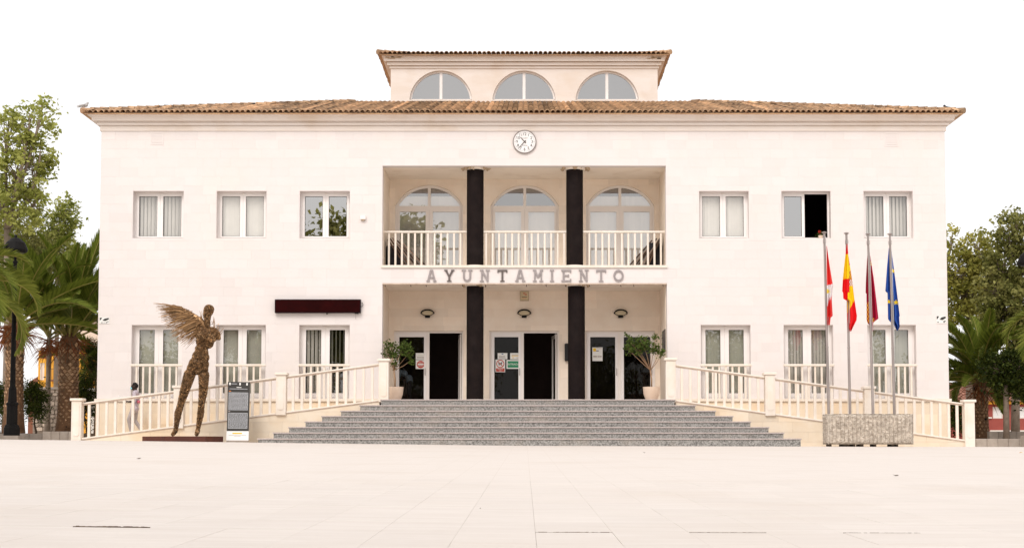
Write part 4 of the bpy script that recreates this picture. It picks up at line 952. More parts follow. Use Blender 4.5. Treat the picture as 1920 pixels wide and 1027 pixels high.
# boards leaning in the corners of the balcony
def board(p0, p1, wd, th, m, lab, grp):
    p0, p1 = Vector(p0), Vector(p1); d_ = (p1 - p0); o = thing('board', tuple(p0), lab, 'board', grp)
    me = bevelbox(wd, th, d_.length, m, .006); x = link('plank', me, o); x.rotation_euler = d_.to_track_quat('Z', 'Y').to_euler(); return o
for i in range(7):
    y = .85 + .16 * i; xb = pu[0] + .55 + .10 * i; m = 'plankpale' if i in (2, 5) else 'plank'
    board((xb + .25 + .03 * i, y, zfl_u + .01), (pu[0] + .10 + .07 * i, y + .05, zfl_u + 1.02 + .05 * (i % 3)), .12 + .03 * (i % 2), .05, m, ('pale worn board' if m == 'plankpale' else 'dark brown board') + ', ' + ('first', 'second', 'third', 'fourth', 'fifth', 'sixth', 'outermost')[i] + ' from the wall, leaning in the left balcony corner', 'boards in the left balcony corner')
    xb = pu[1] - .35 - .12 * i
    board((xb - .25, y, zfl_u + .01), (pu[1] - .08 - .04 * i, y + .05, zfl_u + 1.12 - .05 * (i % 3)), .12 + .03 * (i % 2), .05, m, ('pale worn board' if m == 'plankpale' else 'dark brown board') + ', ' + ('first', 'second', 'third', 'fourth', 'fifth', 'sixth', 'outermost')[i] + ' from the wall, leaning in the right balcony corner', 'boards in the right balcony corner')
mb = MB(); mb.box(pu[0] + .03, pu[0] + .52, 1.2, 2.3, zfl_u + .005, zfl_u + .85); o = link('storage_crate', bevel(mb.mesh('storage_crate', 'darkcloth'), .02)); tag(o, 'dark crate behind boards in left balcony corner', 'crate')
mb = MB(); mb.box(pu[1] - .45, pu[1] - .03, 1.2, 2.3, zfl_u + .005, zfl_u + .95); o = link('storage_crate', bevel(mb.mesh('storage_crate', 'darkcloth'), .02)); tag(o, 'dark crate behind boards in right balcony corner', 'crate')

# ================================================================== BODIES (people and statue): capsules fused into one skin
def capsule_body(name, prims, voxel, mats, parent, smooth_it=6, off=None):
    """prims: (p0, r0, p1, r1, material index). One continuous voxel-fused surface, coloured by nearest limb."""
    bm = bmesh.new()
    for p0, r0, p1, r1, mi in prims:
        p0, p1 = Vector(p0), Vector(p1); n = 14; d_ = p1 - p0; L = d_.length
        ax = d_.normalized() if L > 1e-6 else Vector((0, 0, 1)); u = ax.orthogonal().normalized(); v = ax.cross(u); rings = []
        prof = [(-math.cos(a) * r0, math.sin(a) * r0) for a in np.linspace(0, math.pi / 2, 5)] + [(L + math.sin(a) * r1, math.cos(a) * r1) for a in np.linspace(0, math.pi / 2, 5)]
        for (t, r) in prof:
            c = p0 + ax * t
            rings.append([bm.verts.new(c + u * (max(r, 1e-4) * math.cos(2 * math.pi * k / n)) + v * (max(r, 1e-4) * math.sin(2 * math.pi * k / n))) for k in range(n)])
        for i in range(len(rings) - 1):
            for k in range(n): k2 = (k + 1) % n; bm.faces.new((rings[i][k], rings[i][k2], rings[i + 1][k2], rings[i + 1][k]))
        bm.faces.new(rings[0][::-1]); bm.faces.new(rings[-1])
    me = bpy.data.meshes.new(name); bm.to_mesh(me); bm.free()
    o = bpy.data.objects.new(name, me); COL.objects.link(o)
    m = o.modifiers.new('r', 'REMESH'); m.mode = 'VOXEL'; m.voxel_size = voxel
    if smooth_it: s = o.modifiers.new('s', 'SMOOTH'); s.iterations = smooth_it; s.factor = 0.5
    ev = bpy.data.meshes.new_from_object(o.evaluated_get(bpy.context.evaluated_depsgraph_get()))
    bpy.data.objects.remove(o); ev.name = name
    ev.materials.clear()
    for q in mats: ev.materials.append(MATS[q])
    nf = len(ev.polygons); cen = np.empty(nf * 3); ev.polygons.foreach_get('center', cen); cen = cen.reshape(-1, 3)
    best = np.full(nf, 1e9); idx = np.zeros(nf, int)
    for p0, r0, p1, r1, mi in prims:
        a, b = np.array(p0, float), np.array(p1, float); ab = b - a; L2 = max(ab @ ab, 1e-9)
        t = np.clip((cen - a) @ ab / L2, 0, 1); dist = np.linalg.norm(cen - a - t[:, None] * ab, axis=1) - (r0 + (r1 - r0) * t)
        k = dist < best; best[k] = dist[k]; idx[k] = mi
    ev.polygons.foreach_set('material_index', idx.tolist()); ev.polygons.foreach_set('use_smooth', [True] * nf)
    if off is not None: ev.transform(Matrix.Translation(-Vector(off)))
    ev.update(); return link(name, ev, parent), cen

def hand(prims, wrist, dirv, side, curl, mi, s=1.0):
    """palm and five bent fingers; dirv along the hand, side across it, curl towards the palm"""
    w_, d_, s_, c_ = Vector(wrist), Vector(dirv).normalized(), Vector(side).normalized(), Vector(curl).normalized()
    palm = w_ + d_ * .085 * s
    for k in (-1, -.33, .33, 1): prims.append((w_ + s_ * .012 * k, .017 * s, palm + s_ * .026 * k * s, .0135 * s, mi))
    for k, L in zip((-1, -.33, .33, 1), (.062, .082, .088, .074)):
        a = palm + s_ * .027 * k * s; b = a + (d_ * .85 + c_ * .3).normalized() * L * .5 * s; e = b + (d_ * .55 + c_ * .8).normalized() * L * .5 * s
        prims.append((a, .0105 * s, b, .0095 * s, mi)); prims.append((b, .0095 * s, e, .008 * s, mi))
    a = w_ + d_ * .03 * s - s_ * .022 * s; b = a + (d_ * .6 - s_ * .7 + c_ * .3).normalized() * .045 * s; e = b + (d_ * .85 - s_ * .1 + c_ * .4).normalized() * .035 * s
    prims.append((a, .014 * s, b, .011 * s, mi)); prims.append((b, .011 * s, e, .009 * s, mi))

# ---- person walking down the ramp, reading a sheet of paper
PY_ = -0.95; pxx, _ = P(251, 760, PY_); fz = KFL(pxx) - 0.09
pe = thing('person', (pxx, PY_, fz), 'person in pale shirt, grey trousers and blue face mask walking down the left ramp', 'person')
q = lambda x, y, z: (pxx + x, PY_ + y, fz + z)        # faces -X
HT = 1.0
pr = []
pr += [(q(.02, 0, 1.60), .088, q(.035, 0, 1.645), .088, 0), (q(-.045, 0, 1.555), .058, q(-.03, 0, 1.60), .07, 0), (q(-.02, 0, 1.52), .05, q(-.055, 0, 1.53), .036, 0)]   # head, face, jaw
pr += [(q(-.105, 0, 1.575), .012, q(-.112, 0, 1.56), .016, 0)]                                       # nose
for s_ in (-1, 1): pr += [(q(.03, s_ * .09, 1.585), .018, q(.032, s_ * .092, 1.61), .02, 0)]            # ears
pr += [(q(.055, 0, 1.46), .055, q(.03, 0, 1.56), .052, 0)]                                          # neck
pr += [(q(.06, -.12, 1.37), .085, q(.06, .12, 1.37), .085, 1), (q(.05, -.07, 1.22), .115, q(.05, .07, 1.22), .115, 1), (q(.035, -.06, 1.0), .115, q(.035, .06, 1.0), .115, 1), (q(.03, -.07, .87), .125, q(.03, .07, .87), .125, 1)]
pr += [(q(.06, 0, 1.42), .08, q(.04, 0, 1.1), .11, 1)]
for s_ in (-1, 1):                                                                                 # arms bent, sheet held in front
    sh, el, wr = q(.06, s_ * .19, 1.385), q(.085, s_ * .235, 1.12), q(-.13, s_ * .12, 1.10)
    pr += [(sh, .062, q(.075, s_ * .22, 1.24), .056, 1), (q(.075, s_ * .22, 1.24), .056, el, .045, 1 if s_ > 0 else 1), (el, .04, wr, .028, 0)]
    hand(pr, wr, (-1, -s_ * .1, .2), (0, s_, .2), (0, 0, -1 if s_ > 0 else 1), 0)
for s_, kn, an, to in ((-1, (-.13, .52), (-.05, .10), (-.19, .035)), (1, (.02, .49), (.235, .17), (.13, .03))):   # front leg, trailing leg
    hp = q(.03, s_ * .09, .86); k_ = q(kn[0], s_ * .095, kn[1]); a_ = q(an[0], s_ * .09, an[1]); t_ = q(to[0], s_ * .09, to[1])
    pr += [(hp, .105, k_, .068, 2), (k_, .068, a_, .05, 2), (q(an[0] + .03, s_ * .09, an[1] - .06), .038, t_, .034, 3)]
capsule_body('body', pr, .0085, ['skin', 'shirt', 'trousers', 'shoe'], pe, 4, off=pe.location)
mb = MB(); n_ = 14
for i in range(8):                                                                                 # close-cropped hair cap
    for k in range(n_):
        pass
hp_ = [(q(.028, 0, 1.648), .0915, q(.05, 0, 1.62), .090, 0)]
capsule_body('hair', hp_, .012, ['hair'], pe, 2, off=pe.location)
msk = [(q(-.10, -.03, 1.555), .026, q(-.10, .03, 1.555), .026, 0), (q(-.075, -.055, 1.54), .026, q(-.075, .055, 1.54), .026, 0), (q(-.085, -.02, 1.525), .026, q(-.085, .02, 1.525), .026, 0)]
capsule_body('face_mask', msk, .009, ['mask'], pe, 3, off=pe.location)
bag = [(q(.165, -.09, 1.1), .05, q(.165, .09, 1.1), .05, 0), (q(.16, -.08, 1.25), .045, q(.16, .08, 1.25), .045, 0)]
capsule_body('backpack', bag, .014, ['pinkbag'], pe, 3, off=pe.location)
sp = MB(); a, b = Vector(q(-.24, 0, 1.13)), Vector(q(-.50, 0, 1.30))
sp.v += [(a.x, PY_ - .15, a.z), (a.x, PY_ + .13, a.z), (b.x, PY_ + .13, b.z), (b.x, PY_ - .15, b.z)]; sp.v += [(x - .003, y, z - .004) for x, y, z in sp.v[:4]]
for fc in ((0, 1, 2, 3), (7, 6, 5, 4), (0, 4, 5, 1), (1, 5, 6, 2), (2, 6, 7, 3), (3, 7, 4, 0)): sp.face(fc)
o = sp.build('paper_sheet', 'paper'); tag(o, 'white sheet of paper held by the walking person', 'paper')

# ---- person leaning on the counter inside the first door
qx, _ = P(766, 700, 4.1); q = lambda x, y, z: (qx + x, 4.1 + y, ZLAND - .02 + z)
pi = thing('person', q(0, 0, 0), 'person in blue shirt leaning over the counter behind the left entrance door', 'person')
pr = [(q(-.42, .02, 1.36), .085, q(-.45, .02, 1.31), .075, 0), (q(-.33, 0, 1.27), .05, q(-.40, .01, 1.32), .05, 0)]
pr += [(q(-.26, -.16, 1.2), .075, q(-.26, .16, 1.2), .075, 1), (q(-.15, -.08, 1.14), .12, q(-.15, .08, 1.14), .12, 1), (q(.02, -.07, .98), .125, q(.02, .07, .98), .125, 1), (q(.04, -.07, .86), .125, q(.04, .07, .86), .125, 1)]
for s_ in (-1, 1):
    pr += [(q(-.27, s_ * .2, 1.2), .06, q(-.36, s_ * .24, .98), .045, 1), (q(-.36, s_ * .24, .98), .042, q(-.56, s_ * .14, .99), .03, 0), (q(.05, s_ * .09, .84), .11, q(.03, s_ * .11, .46), .07, 2), (q(.03, s_ * .11, .46), .068, q(.08, s_ * .11, .1), .05, 2), (q(.09, s_ * .11, .045), .04, q(-.08, s_ * .12, .035), .034, 3)]
    hand(pr, q(-.56, s_ * .14, .985), (-1, 0, -.05), (0, s_, 0), (0, 0, -1), 0)
capsule_body('body', pr, .0105, ['skin', 'blueshirt', 'darkcloth', 'shoe'], pi, 4, off=pi.location)
capsule_body('hair', [(q(-.42, .02, 1.405), .088, q(-.40, .02, 1.38), .09, 0)], .012, ['hair'], pi, 2, off=pi.location)
ctr = thing('reception_counter', q(-1.0, .1, 0), 'brown reception counter inside the left entrance door', 'counter')
MB().box(qx - 1.5, qx - .35, 3.75, 4.6, ZLAND - .018, ZLAND + .88).build('front', 'woodcounter', ctr); MB().box(qx - 1.55, qx - .30, 3.68, 4.65, ZLAND + .881, ZLAND + .93).build('worktop', 'woodcounter', ctr)

# ================================================================== STATUE
SY = -3.55
sx0, sz0 = P(343, 829, SY); zg = ground(sx0, SY)
pts = [(267.5, -.05), (318, -.75), (395, -.72), (419, -.05), (395, .75), (318, .75)]
ped = thing('statue_plinth', (sx0, SY, zg), 'low rust-brown steel plinth under the winged statue', 'plinth')
mb = MB(); zt = PZ(817.6, SY); b0 = len(pts); mb.v += [(PX(p, 823, SY), SY + y, zg - .03) for p, y in pts] + [(PX(p, 823, SY), SY + y, zt) for p, y in pts]
for i in range(b0): j = (i + 1) % b0; mb.face((i, j, b0 + j, b0 + i))
mb.build('steel_rim', 'corten', ped)
mb = MB(); mb.poly([(PX(p, 823, SY) * 1.0 + (sx0 - PX(p, 823, SY)) * .03, SY + y * .97, zt - .012) for p, y in pts]); mb.build('gravel_top', 'plinthtop', ped)
st = thing('statue', (sx0, SY, zt), 'bronze armless female statue of welded rods with one wing', 'statue')
sp3 = lambda px, py, dy=0.0: tuple(P3(px, py, SY) + Vector((0, dy, 0)))
u_ = FPX / (D0 + SY); rr = lambda p: p * .80 / u_
pr = [(sp3(392, 580.5, -.02), rr(11.5), sp3(389.5, 589, -.05), rr(9.5), 0), (sp3(387.5, 595.5, -.1), rr(5.5), sp3(389, 589, -.11), rr(7), 0), (sp3(386.5, 592, -.21), rr(1.6), sp3(386.8, 589, -.2), rr(1.3), 0),
      (sp3(390, 594, 0), rr(6.2), sp3(387, 610, .0), rr(7.2), 0),
      (sp3(373, 616.5, 0), rr(9.5), sp3(402, 622, -.02), rr(9.5), 0), (sp3(376, 626, .02), rr(13.5), sp3(396, 632, 0), rr(13), 0), (sp3(378, 640, .02), rr(13), sp3(390, 643, 0), rr(12.5), 0),
      (sp3(378, 634, -.27), rr(7.5), sp3(379, 631, -.1), rr(9), 0), (sp3(401, 637, -.24), rr(7.5), sp3(397, 632, -.1), rr(9), 0),
      (sp3(377, 655, 0), rr(13.5), sp3(380, 661, 0), rr(12.5), 0), (sp3(372, 668, 0), rr(14), sp3(381, 670, 0), rr(13.5), 0), (sp3(367, 682, 0), rr(15.5), sp3(379, 683, 0), rr(15), 0), (sp3(362, 690, .02), rr(14), sp3(379, 691, .02), rr(13.5), 0),
      (sp3(406, 626, 0), rr(8), sp3(410, 634, -.03), rr(4.5), 0),
      (sp3(355.5, 702, 0), rr(13), sp3(346, 735, -.05), rr(10), 0), (sp3(346, 735, -.05), rr(10), sp3(340, 757, -.07), rr(7), 0), (sp3(340, 757, -.07), rr(7), sp3(333.5, 774, .03), rr(7.6), 0), (sp3(333.5, 774, .03), rr(7.6), sp3(328.5, 806, .05), rr(4.2), 0), (sp3(328.5, 807, .06), rr(5), sp3(326.8, 814, -.2), rr(3.6), 0),
      (sp3(382, 703, .02), rr(12), sp3(381, 735, .0), rr(9.3), 0), (sp3(381, 735, 0), rr(9.3), sp3(377.5, 758, 0), rr(6.8), 0), (sp3(377.5, 758, 0), rr(6.8), sp3(375.5, 775, .06), rr(7.2), 0), (sp3(375.5, 775, .06), rr(7.2), sp3(369.5, 806, .08), rr(4), 0), (sp3(369.5, 807, .08), rr(4.8), sp3(371, 814, -.18), rr(3.8), 0)]
body, cen = capsule_body('body', pr, .026, ['bronze'], st, 5, off=st.location)
# welded rods all over the skin (too many to count)
me = body.data; nv = len(me.polygons); nor = np.empty(nv * 3); me.polygons.foreach_get('normal', nor); nor = nor.reshape(-1, 3); rng = np.random.default_rng(5)
rod = MB()
for i in rng.integers(0, nv, 9500):
    p = Vector(cen[i]); n_ = Vector(nor[i]); t_ = n_.cross(Vector(rng.normal(size=3))).normalized(); t_ = (t_ + n_ * float(rng.uniform(-.1, .2))).normalized()
    L = float(rng.uniform(.03, .085)); r_ = float(rng.uniform(.0045, .009)); s_ = n_.cross(t_).normalized() * r_; a, b = p - t_ * L * .5 + n_ * r_, p + t_ * L * .5 + n_ * r_; k = len(rod.v); tn = float(rng.normal(-.42, .40) + (1.5 if rng.random() < .09 else 0))  # a few rods much brighter, metal highlights put into their tone
    rod.v += [tuple(a - s_), tuple(a + s_), tuple(b + s_), tuple(b - s_), tuple(a + n_ * r_ * 1.3), tuple(b + n_ * r_ * 1.3)]
    for fc in ((0, 4, 5, 3), (4, 1, 2, 5), (0, 1, 4), (2, 3, 5)): rod.face([k + q_ for q_ in fc], tn)
tag(rod.build('welded_rods', 'rods', st), kind='stuff')
wing = MB(); mid_ = MB()
def bez(t, P_): return Vector(P_[0]) * (1 - t) ** 2 + Vector(P_[1]) * 2 * t * (1 - t) + Vector(P_[2]) * t * t
for i in range(300):
    t = R.random() ** 0.85; a = bez(t, ((383, 618, 0), (372, 589, 0), (338, 578, 0))); b = bez(t, ((345, 655, 0), (302, 618, 0), (290, 568, 0)))
    a += Vector((uni(-4, 4), uni(-3, 5), 0)); sh = uni(.35, 1.0) ** .6; b = a + (b - a) * sh + Vector((uni(-4, 4), uni(-5, 5), 0))
    ya, yb = uni(-.12, .14), uni(-.3, .34); m_ = (a + b) / 2 + Vector((uni(-2, 2), uni(-4, 0), 0))
    wing.tube([sp3(a.x, a.y, ya), sp3(m_.x, m_.y, (ya + yb) / 2), sp3(b.x, b.y, yb)], [.016, .012, .005], 4, R.gauss(0.1, .35))
wing.tube([sp3(388, 618, 0), sp3(376, 600, 0), sp3(358, 588, .02), sp3(334, 577, .03)], [.10, .085, .06, .03], 8)
wg = wing.build('wing', 'rods', st)
wires = MB()
for i in range(60):
    px, py = (uni(366, 412), uni(600, 640)); d_ = Vector((uni(-1, 1), uni(-.6, .2), uni(-.5, 1))); p0 = Vector(sp3(px, py, uni(-.2, 0))); wires.tube([p0, p0 + d_ * uni(.05, .11)], [.011, .005], 4, R.gauss(0, .5))
for (x0, y0, x1, y1) in ((408, 628, 421, 615), (406, 622, 413, 614), (409, 633, 419, 622), (379, 603, 376, 583), (378, 606, 380, 583), (401, 615, 402, 594), (403, 617, 403, 597), (375, 600, 378, 590), (399, 608, 402, 598)): wires.tube([sp3(x0, y0, -.05), sp3((x0 + x1) / 2 + 1, (y0 + y1) / 2, -.1), sp3(x1, y1, -.12)], [.012, .010, .005], 5, .2)
tag(wires.build('loose_wires', 'rods', st), kind='stuff')

# ================================================================== INFORMATION PANEL
IY = -3.1; tl = P3(427.5, 715, IY + .1); tr = P3(468.5, 716, IY + .1); bl = P3(424.5, 828.5, IY - .03); br = P3(465.5, 828.5, IY - .03)
ip = thing('information_panel', tuple((bl + br) / 2), 'dark upright information panel with white foot beside the statue', 'sign')
def pq(u, v, o=0.0): p = (bl * (1 - u) + br * u) * (1 - v) + (tl * (1 - u) + tr * u) * v; return p + Vector((0, -o, 0))
def pslab(name, u0, u1, v0, v1, o0, o1, m):
    mb = MB(); c = [(u0, v0), (u1, v0), (u1, v1), (u0, v1)]; mb.v += [tuple(pq(*k, o1)) for k in c] + [tuple(pq(*k, o0)) for k in c]
    for fc in ((0, 1, 2, 3), (7, 6, 5, 4), (0, 4, 5, 1), (1, 5, 6, 2), (2, 6, 7, 3), (3, 7, 4, 0)): mb.face(fc)
    return mb.build(name, m, ip)
pslab('board', 0, 1, .185, 1, -.06, 0, 'panelblack'); pslab('foot', -.005, 1.005, .03, .184, -.06, .004, 'cloudwhite'); pslab('ground_plate', .0, 1, 0, .029, -.05, -.002, 'kerbstone')
pslab('text_block', .05, .94, .53, .825, .001, .004, 'panelgrey'); pslab('text_block', .05, .94, .225, .485, .001, .004, 'panelgrey')
pslab('section_mark', .06, .15, .838, .85, .001, .004, 'orange'); pslab('section_mark', .05, .13, .502, .513, .001, .004, 'nosing'); pslab('yellow_tab', .27, .70, .137, .157, .005, .008, 'signyellow')
pslab('title_line', .08, .90, .876, .888, .001, .004, 'panelgrey'); pslab('title_line', .4, .62, .902, .914, .001, .004, 'paper')
for u in (.06, .52, .84): pslab('logo', u, u + .07, .945, .985, .001, .004, 'paper')
pslab('logo_text', .15, .42, .96, .972, .001, .004, 'panelgrey'); pslab('fine_print', .1, .9, .112, .117, .005, .007, 'kerbstone'); pslab('fine_print', .35, .65, .098, .102, .005, .007, 'kerbstone')
tb = MB(); rn = random.Random(4)                                                                  # lines of small print
for v0, v1 in ((.54, .815), (.235, .475)):
    n = 13
    for i in range(n):
        v = v1 - (v1 - v0) * (i + .5) / n; u = .08
        while u < .9:
            w_ = rn.uniform(.03, .1); e = min(.92, u + w_)
            c = [(u, v - .004), (e, v - .004), (e, v + .004), (u, v + .004)]; tb.poly([tuple(pq(*k, .0055)) for k in c]); u = e + .022
tag(tb.build('small_print', 'panelblack', ip), kind='stuff')

# ================================================================== FLAG PLANTER, POLES, FLAGS
FY = -4.25; x0, x1 = PX(1547.5, 806, FY), PX(1706.5, 806, FY); zg = ground((x0 + x1) / 2, FY); z0, z1 = PZ(832.5, FY), PZ(776, FY)
fp = thing('stone_planter', ((x0 + x1) / 2, FY, zg), 'rough-hewn grey granite block holding the flagpoles', 'planter')
def hewn_block(x0, x1, y0, y1, z0, z1, nx, ny, nz):
    bm = bmesh.new(); bmesh.ops.create_cube(bm, size=1)
    bmesh.ops.subdivide_edges(bm, edges=bm.edges[:], cuts=1, use_grid_fill=True); bm.free()
    mb = MB(); rn = random.Random(9)
    def grid(f, nu, nv):
        b = len(mb.v)
        for j in range(nv + 1):
            for i in range(nu + 1): mb.v.append(f(i / nu, j / nv))
        for j in range(nv):
            for i in range(nu): a = b + j * (nu + 1) + i; mb.face((a, a + 1, a + nu + 2, a + nu + 1))
    hsh = lambda i, j, k: (math.sin(i * 127.1 + j * 311.7 + k * 74.7) * 43758.5453) % 1
    def front(u, v, sgn):
        gx = u * 21; fr = gx % 1; groove = min(fr, 1 - fr); d = .03 if groove > .13 else -.0
        d += (hsh(round(u * nx), round(v * nz), sgn) - .5) * .032 * (1 if groove > .1 else .3)
        ed = min(1, min(u, 1 - u) * 26, min(v, 1 - v) * 14); return d * ed - .045 * (1 - ed)
    grid(lambda u, v: (x0 + u * (x1 - x0), y0 - front(u, v, 1), z0 + v * (z1 - z0)), nx, nz)
    grid(lambda u, v: (x1 - u * (x1 - x0), y1 + front(u, v, 2), z0 + v * (z1 - z0)), nx, nz)
    grid(lambda u, v: (x0 - front(u, v, 3) * .7, y1 - u * (y1 - y0), z0 + v * (z1 - z0)), 20, nz)
    grid(lambda u, v: (x1 + front(u, v, 4) * .7, y0 + u * (y1 - y0), z0 + v * (z1 - z0)), 20, nz)
    jt = lambda u, v: (hsh(round(u * 60), round(v * 20), 5) - .5) * .03
    grid(lambda u, v: (x0 + u * (x1 - x0), y0 + v * (y1 - y0), z1 + jt(u, v) - .01), 60, 20); grid(lambda u, v: (x0 + u * (x1 - x0), y1 - v * (y1 - y0), z0 + .01), 20, 4)
    return mb
hewn_block(x0, x1, FY - .42, FY + .42, z0, z1, 126, 1, 46).build('block', 'hewn', fp)
for px, wd in ((1554, .05), (1583, .2), (1598, .06), (1612, .1), (1637, .06), (1670, .07), (1678, .05)):
    x = PX(px, 834, FY); MB().box(x - wd / 2, x + wd / 2, FY - .3, FY + .3, zg - .05, z0 + .02).build('foot', 'barkdark', fp)
poles = [(1554, 1545.5, 437.5), (1594, 1587, 439), (1637, 1627.5, 440.5), (1677, 1668.5, 440.5)]
flagname = ['red and white flag', 'red and yellow striped flag', 'crimson flag', 'blue flag with yellow stars']
def ptop(i): return P3(poles[i][1], poles[i][2], FY)
for i, (pb, pt, py) in enumerate(poles):
    b, t = P3(pb, 776, FY), ptop(i); b.z -= .1; t.y = b.y = FY
    o = thing('flagpole', tuple(b), 'steel flagpole carrying the ' + flagname[i], 'flagpole', 'flagpoles in the granite block')
    ms = b + (t - b) * .38; mb = MB(); mb.tube([b, ms], [.042, .041], 14); sh = mb.build('pole', 'steel', o, True); smooth_by_angle(sh.data)
    mb = MB(); mb.tube([ms, t], [.038, .034], 14); s2 = mb.build('pole', 'steel', o, True); smooth_by_angle(s2.data)
    mb = MB(); mb.lathe([(.046, ms.z - .015), (.048, ms.z), (.044, ms.z + .015)], ms.x, FY, 14); mb.build('joint_collar', 'steel', o)
    mb = MB(); mb.lathe([(.036, t.z - .02), (.04, t.z), (.078, t.z + .015), (.08, t.z + .035), (.035, t.z + .055)], t.x, FY, 18); mb.build('finial', 'steel', o)
    mb = MB(); mb.box(t.x - .03, t.x + .045, FY - .055, FY + .07, t.z - .3, t.z - .18); mb.build('halyard_block', 'steel', o)
    mb = MB(); mb.tube([(t.x + .03, FY - .06, t.z - .1), (b.x + .03, FY - .065, b.z + 1.1)], .005, 4); mb.build('halyard', 'paper', o)
def interp(tab, y): return float(np.interp(y, [a for a, _ in tab], [b for _, b in tab]))
def flag(name, lab, y0, y1, left, right, colour, folds, dy, nu=40, nv=110):
    pt0 = P3((interp(left, y0) + interp(right, y0)) / 2, y0, FY + dy); o = thing('flag', tuple(pt0), lab, 'flag', 'flags on the flagpoles')
    mb = MB(); cols = []; b = 0; ph = R.uniform(0, 6)
    amp = lambda py: .025 + .10 * min(1, (py - y0) / (y1 - y0) * 1.5)
    for j in range(nv + 1):
        py = y0 + (y1 - y0) * j / nv; xl_, xr_ = interp(left, py), interp(right, py)
        for i in range(nu + 1):
            u = i / nu; px = xl_ + (xr_ - xl_) * u; fo = math.sin(u * math.pi * folds + ph + py * .012) * amp(py) + .25 * math.sin(u * 9 + py * .06) * amp(py)
            mb.v.append(tuple(P3(px, py, FY + dy + fo)))
    for j in range(nv):
        for i in range(nu):
            a = j * (nu + 1) + i; mb.face((a, a + 1, a + nu + 2, a + nu + 1)); py = y0 + (y1 - y0) * (j + .5) / nv
            xl_, xr_ = interp(left, py), interp(right, py); cols.append(colour(xl_ + (xr_ - xl_) * (i + .5) / nu, py, (i + .5) / nu))
    c = mb.build('cloth', 'flagcloth', o, True); at = c.data.attributes.new('print', 'FLOAT_COLOR', 'FACE'); at.data.foreach_set('color', [q_ for cc in cols for q_ in (*cc, 1)])
    return o
RED, WHT, YEL, CRI, BLU, SRED, ORG = (.86, .05, .045), (.84, .82, .84), (.92, .66, .012), (.46, .010, .05), (.018, .075, .36), (.80, .012, .016), (.6, .22, .04)
def c1(x, y, u):
    if (x - 1551.5) ** 2 / 9 + (y - 546) ** 2 / 16 < 1: return YEL
    if y < 534.5 - (x - 1551) * .2: return RED
    return WHT if y < 577 - (x - 1550.5) * 3.4 + (8 if x > 1557 else 0) and y < 576 else RED
flag('flag', 'red and white flag hanging limp on the leftmost flagpole', 461, 609, [(461, 1549.6), (609, 1551.6)], [(461, 1550.4), (500, 1556), (537, 1562.2), (541, 1561), (560, 1559.6), (592, 1561.4), (595, 1557.6), (609, 1556)], c1, 3, -.02)
def c2(x, y, u):
    if y < 548 and x < 1593.5 and y > 524 - (x - 1580) * .2 and (x < 1592.8): return SRED
    if y < 566 and x < 1589.5 and y > 546: return SRED
    if y < 476 or (x > 1589.8 + (y - 470) * .09 and y < 497): return SRED
    if 508 < y < 536 and x > 1592.5 and x < 1598.5:
        k = math.sin(x * 2.3) * math.sin(y * .9); return WHT if y > 524 and k < .1 else (ORG if k > -.3 else YEL)
    if y > 587 - (x - 1589) * 1.85: return SRED
    return YEL
flag('flag', 'red and yellow striped flag with coat of arms hanging on second pole', 457, 621, [(457, 1587.6), (470, 1586), (500, 1582.6), (524, 1580.2), (547, 1579), (548, 1580.6), (560, 1581.2), (564, 1588.6), (600, 1589), (614, 1590), (621, 1594)], [(457, 1588.8), (480, 1591), (520, 1597), (560, 1602), (592, 1606.8), (600, 1606), (612, 1600), (621, 1596)], c2, 3, -.10)
def c3(x, y, u):
    if 566 < y < 606 and x < 1629.5 and math.sin(y * .75) * math.sin(x * 1.6) > .05: return YEL
    if 490 < y < 499 and 1632 < x < 1636 and math.sin(y * 2.0) > -.2: return YEL
    if 596 < y < 604 and 1634 < x < 1639 and math.sin(y * 1.7 + x) > .2: return YEL
    return CRI
flag('flag', 'crimson flag with small yellow castles hanging behind the third pole', 470, 621, [(470, 1627), (490, 1625.4), (530, 1623.4), (549, 1623), (551, 1624.6), (600, 1625), (606, 1627), (612, 1633), (621, 1634)], [(470, 1630), (480, 1632), (520, 1638), (560, 1643), (597, 1647.2), (600, 1643), (604, 1638), (608, 1637), (621, 1637)], c3, 4, .13)
def star(x, y, cx, cy, r):
    dx, dy_ = x - cx, cy - y; a = math.atan2(dx, dy_); rad = math.hypot(dx, dy_); k = abs(((a / (2 * math.pi / 5)) + .5) % 1 - .5) * 2
    return rad < r * (1 - .58 * k)
def c4(x, y, u): return YEL if star(x, y, 1674, 508, 4.2) or star(x, y, 1680, 566.5, 5) or star(x, y, 1666.5, 565.5, 4.2) else BLU
flag('flag', 'blue flag with yellow stars hanging behind the rightmost pole', 465, 619, [(465, 1666.4), (500, 1663.2), (545, 1660), (547, 1661), (549, 1664), (598, 1665), (602, 1668), (610, 1677), (619, 1681)], [(465, 1669.5), (472, 1672), (510, 1677), (550, 1682), (592, 1687), (594, 1686), (612, 1687), (619, 1684)], c4, 4, .13, 60, 150)

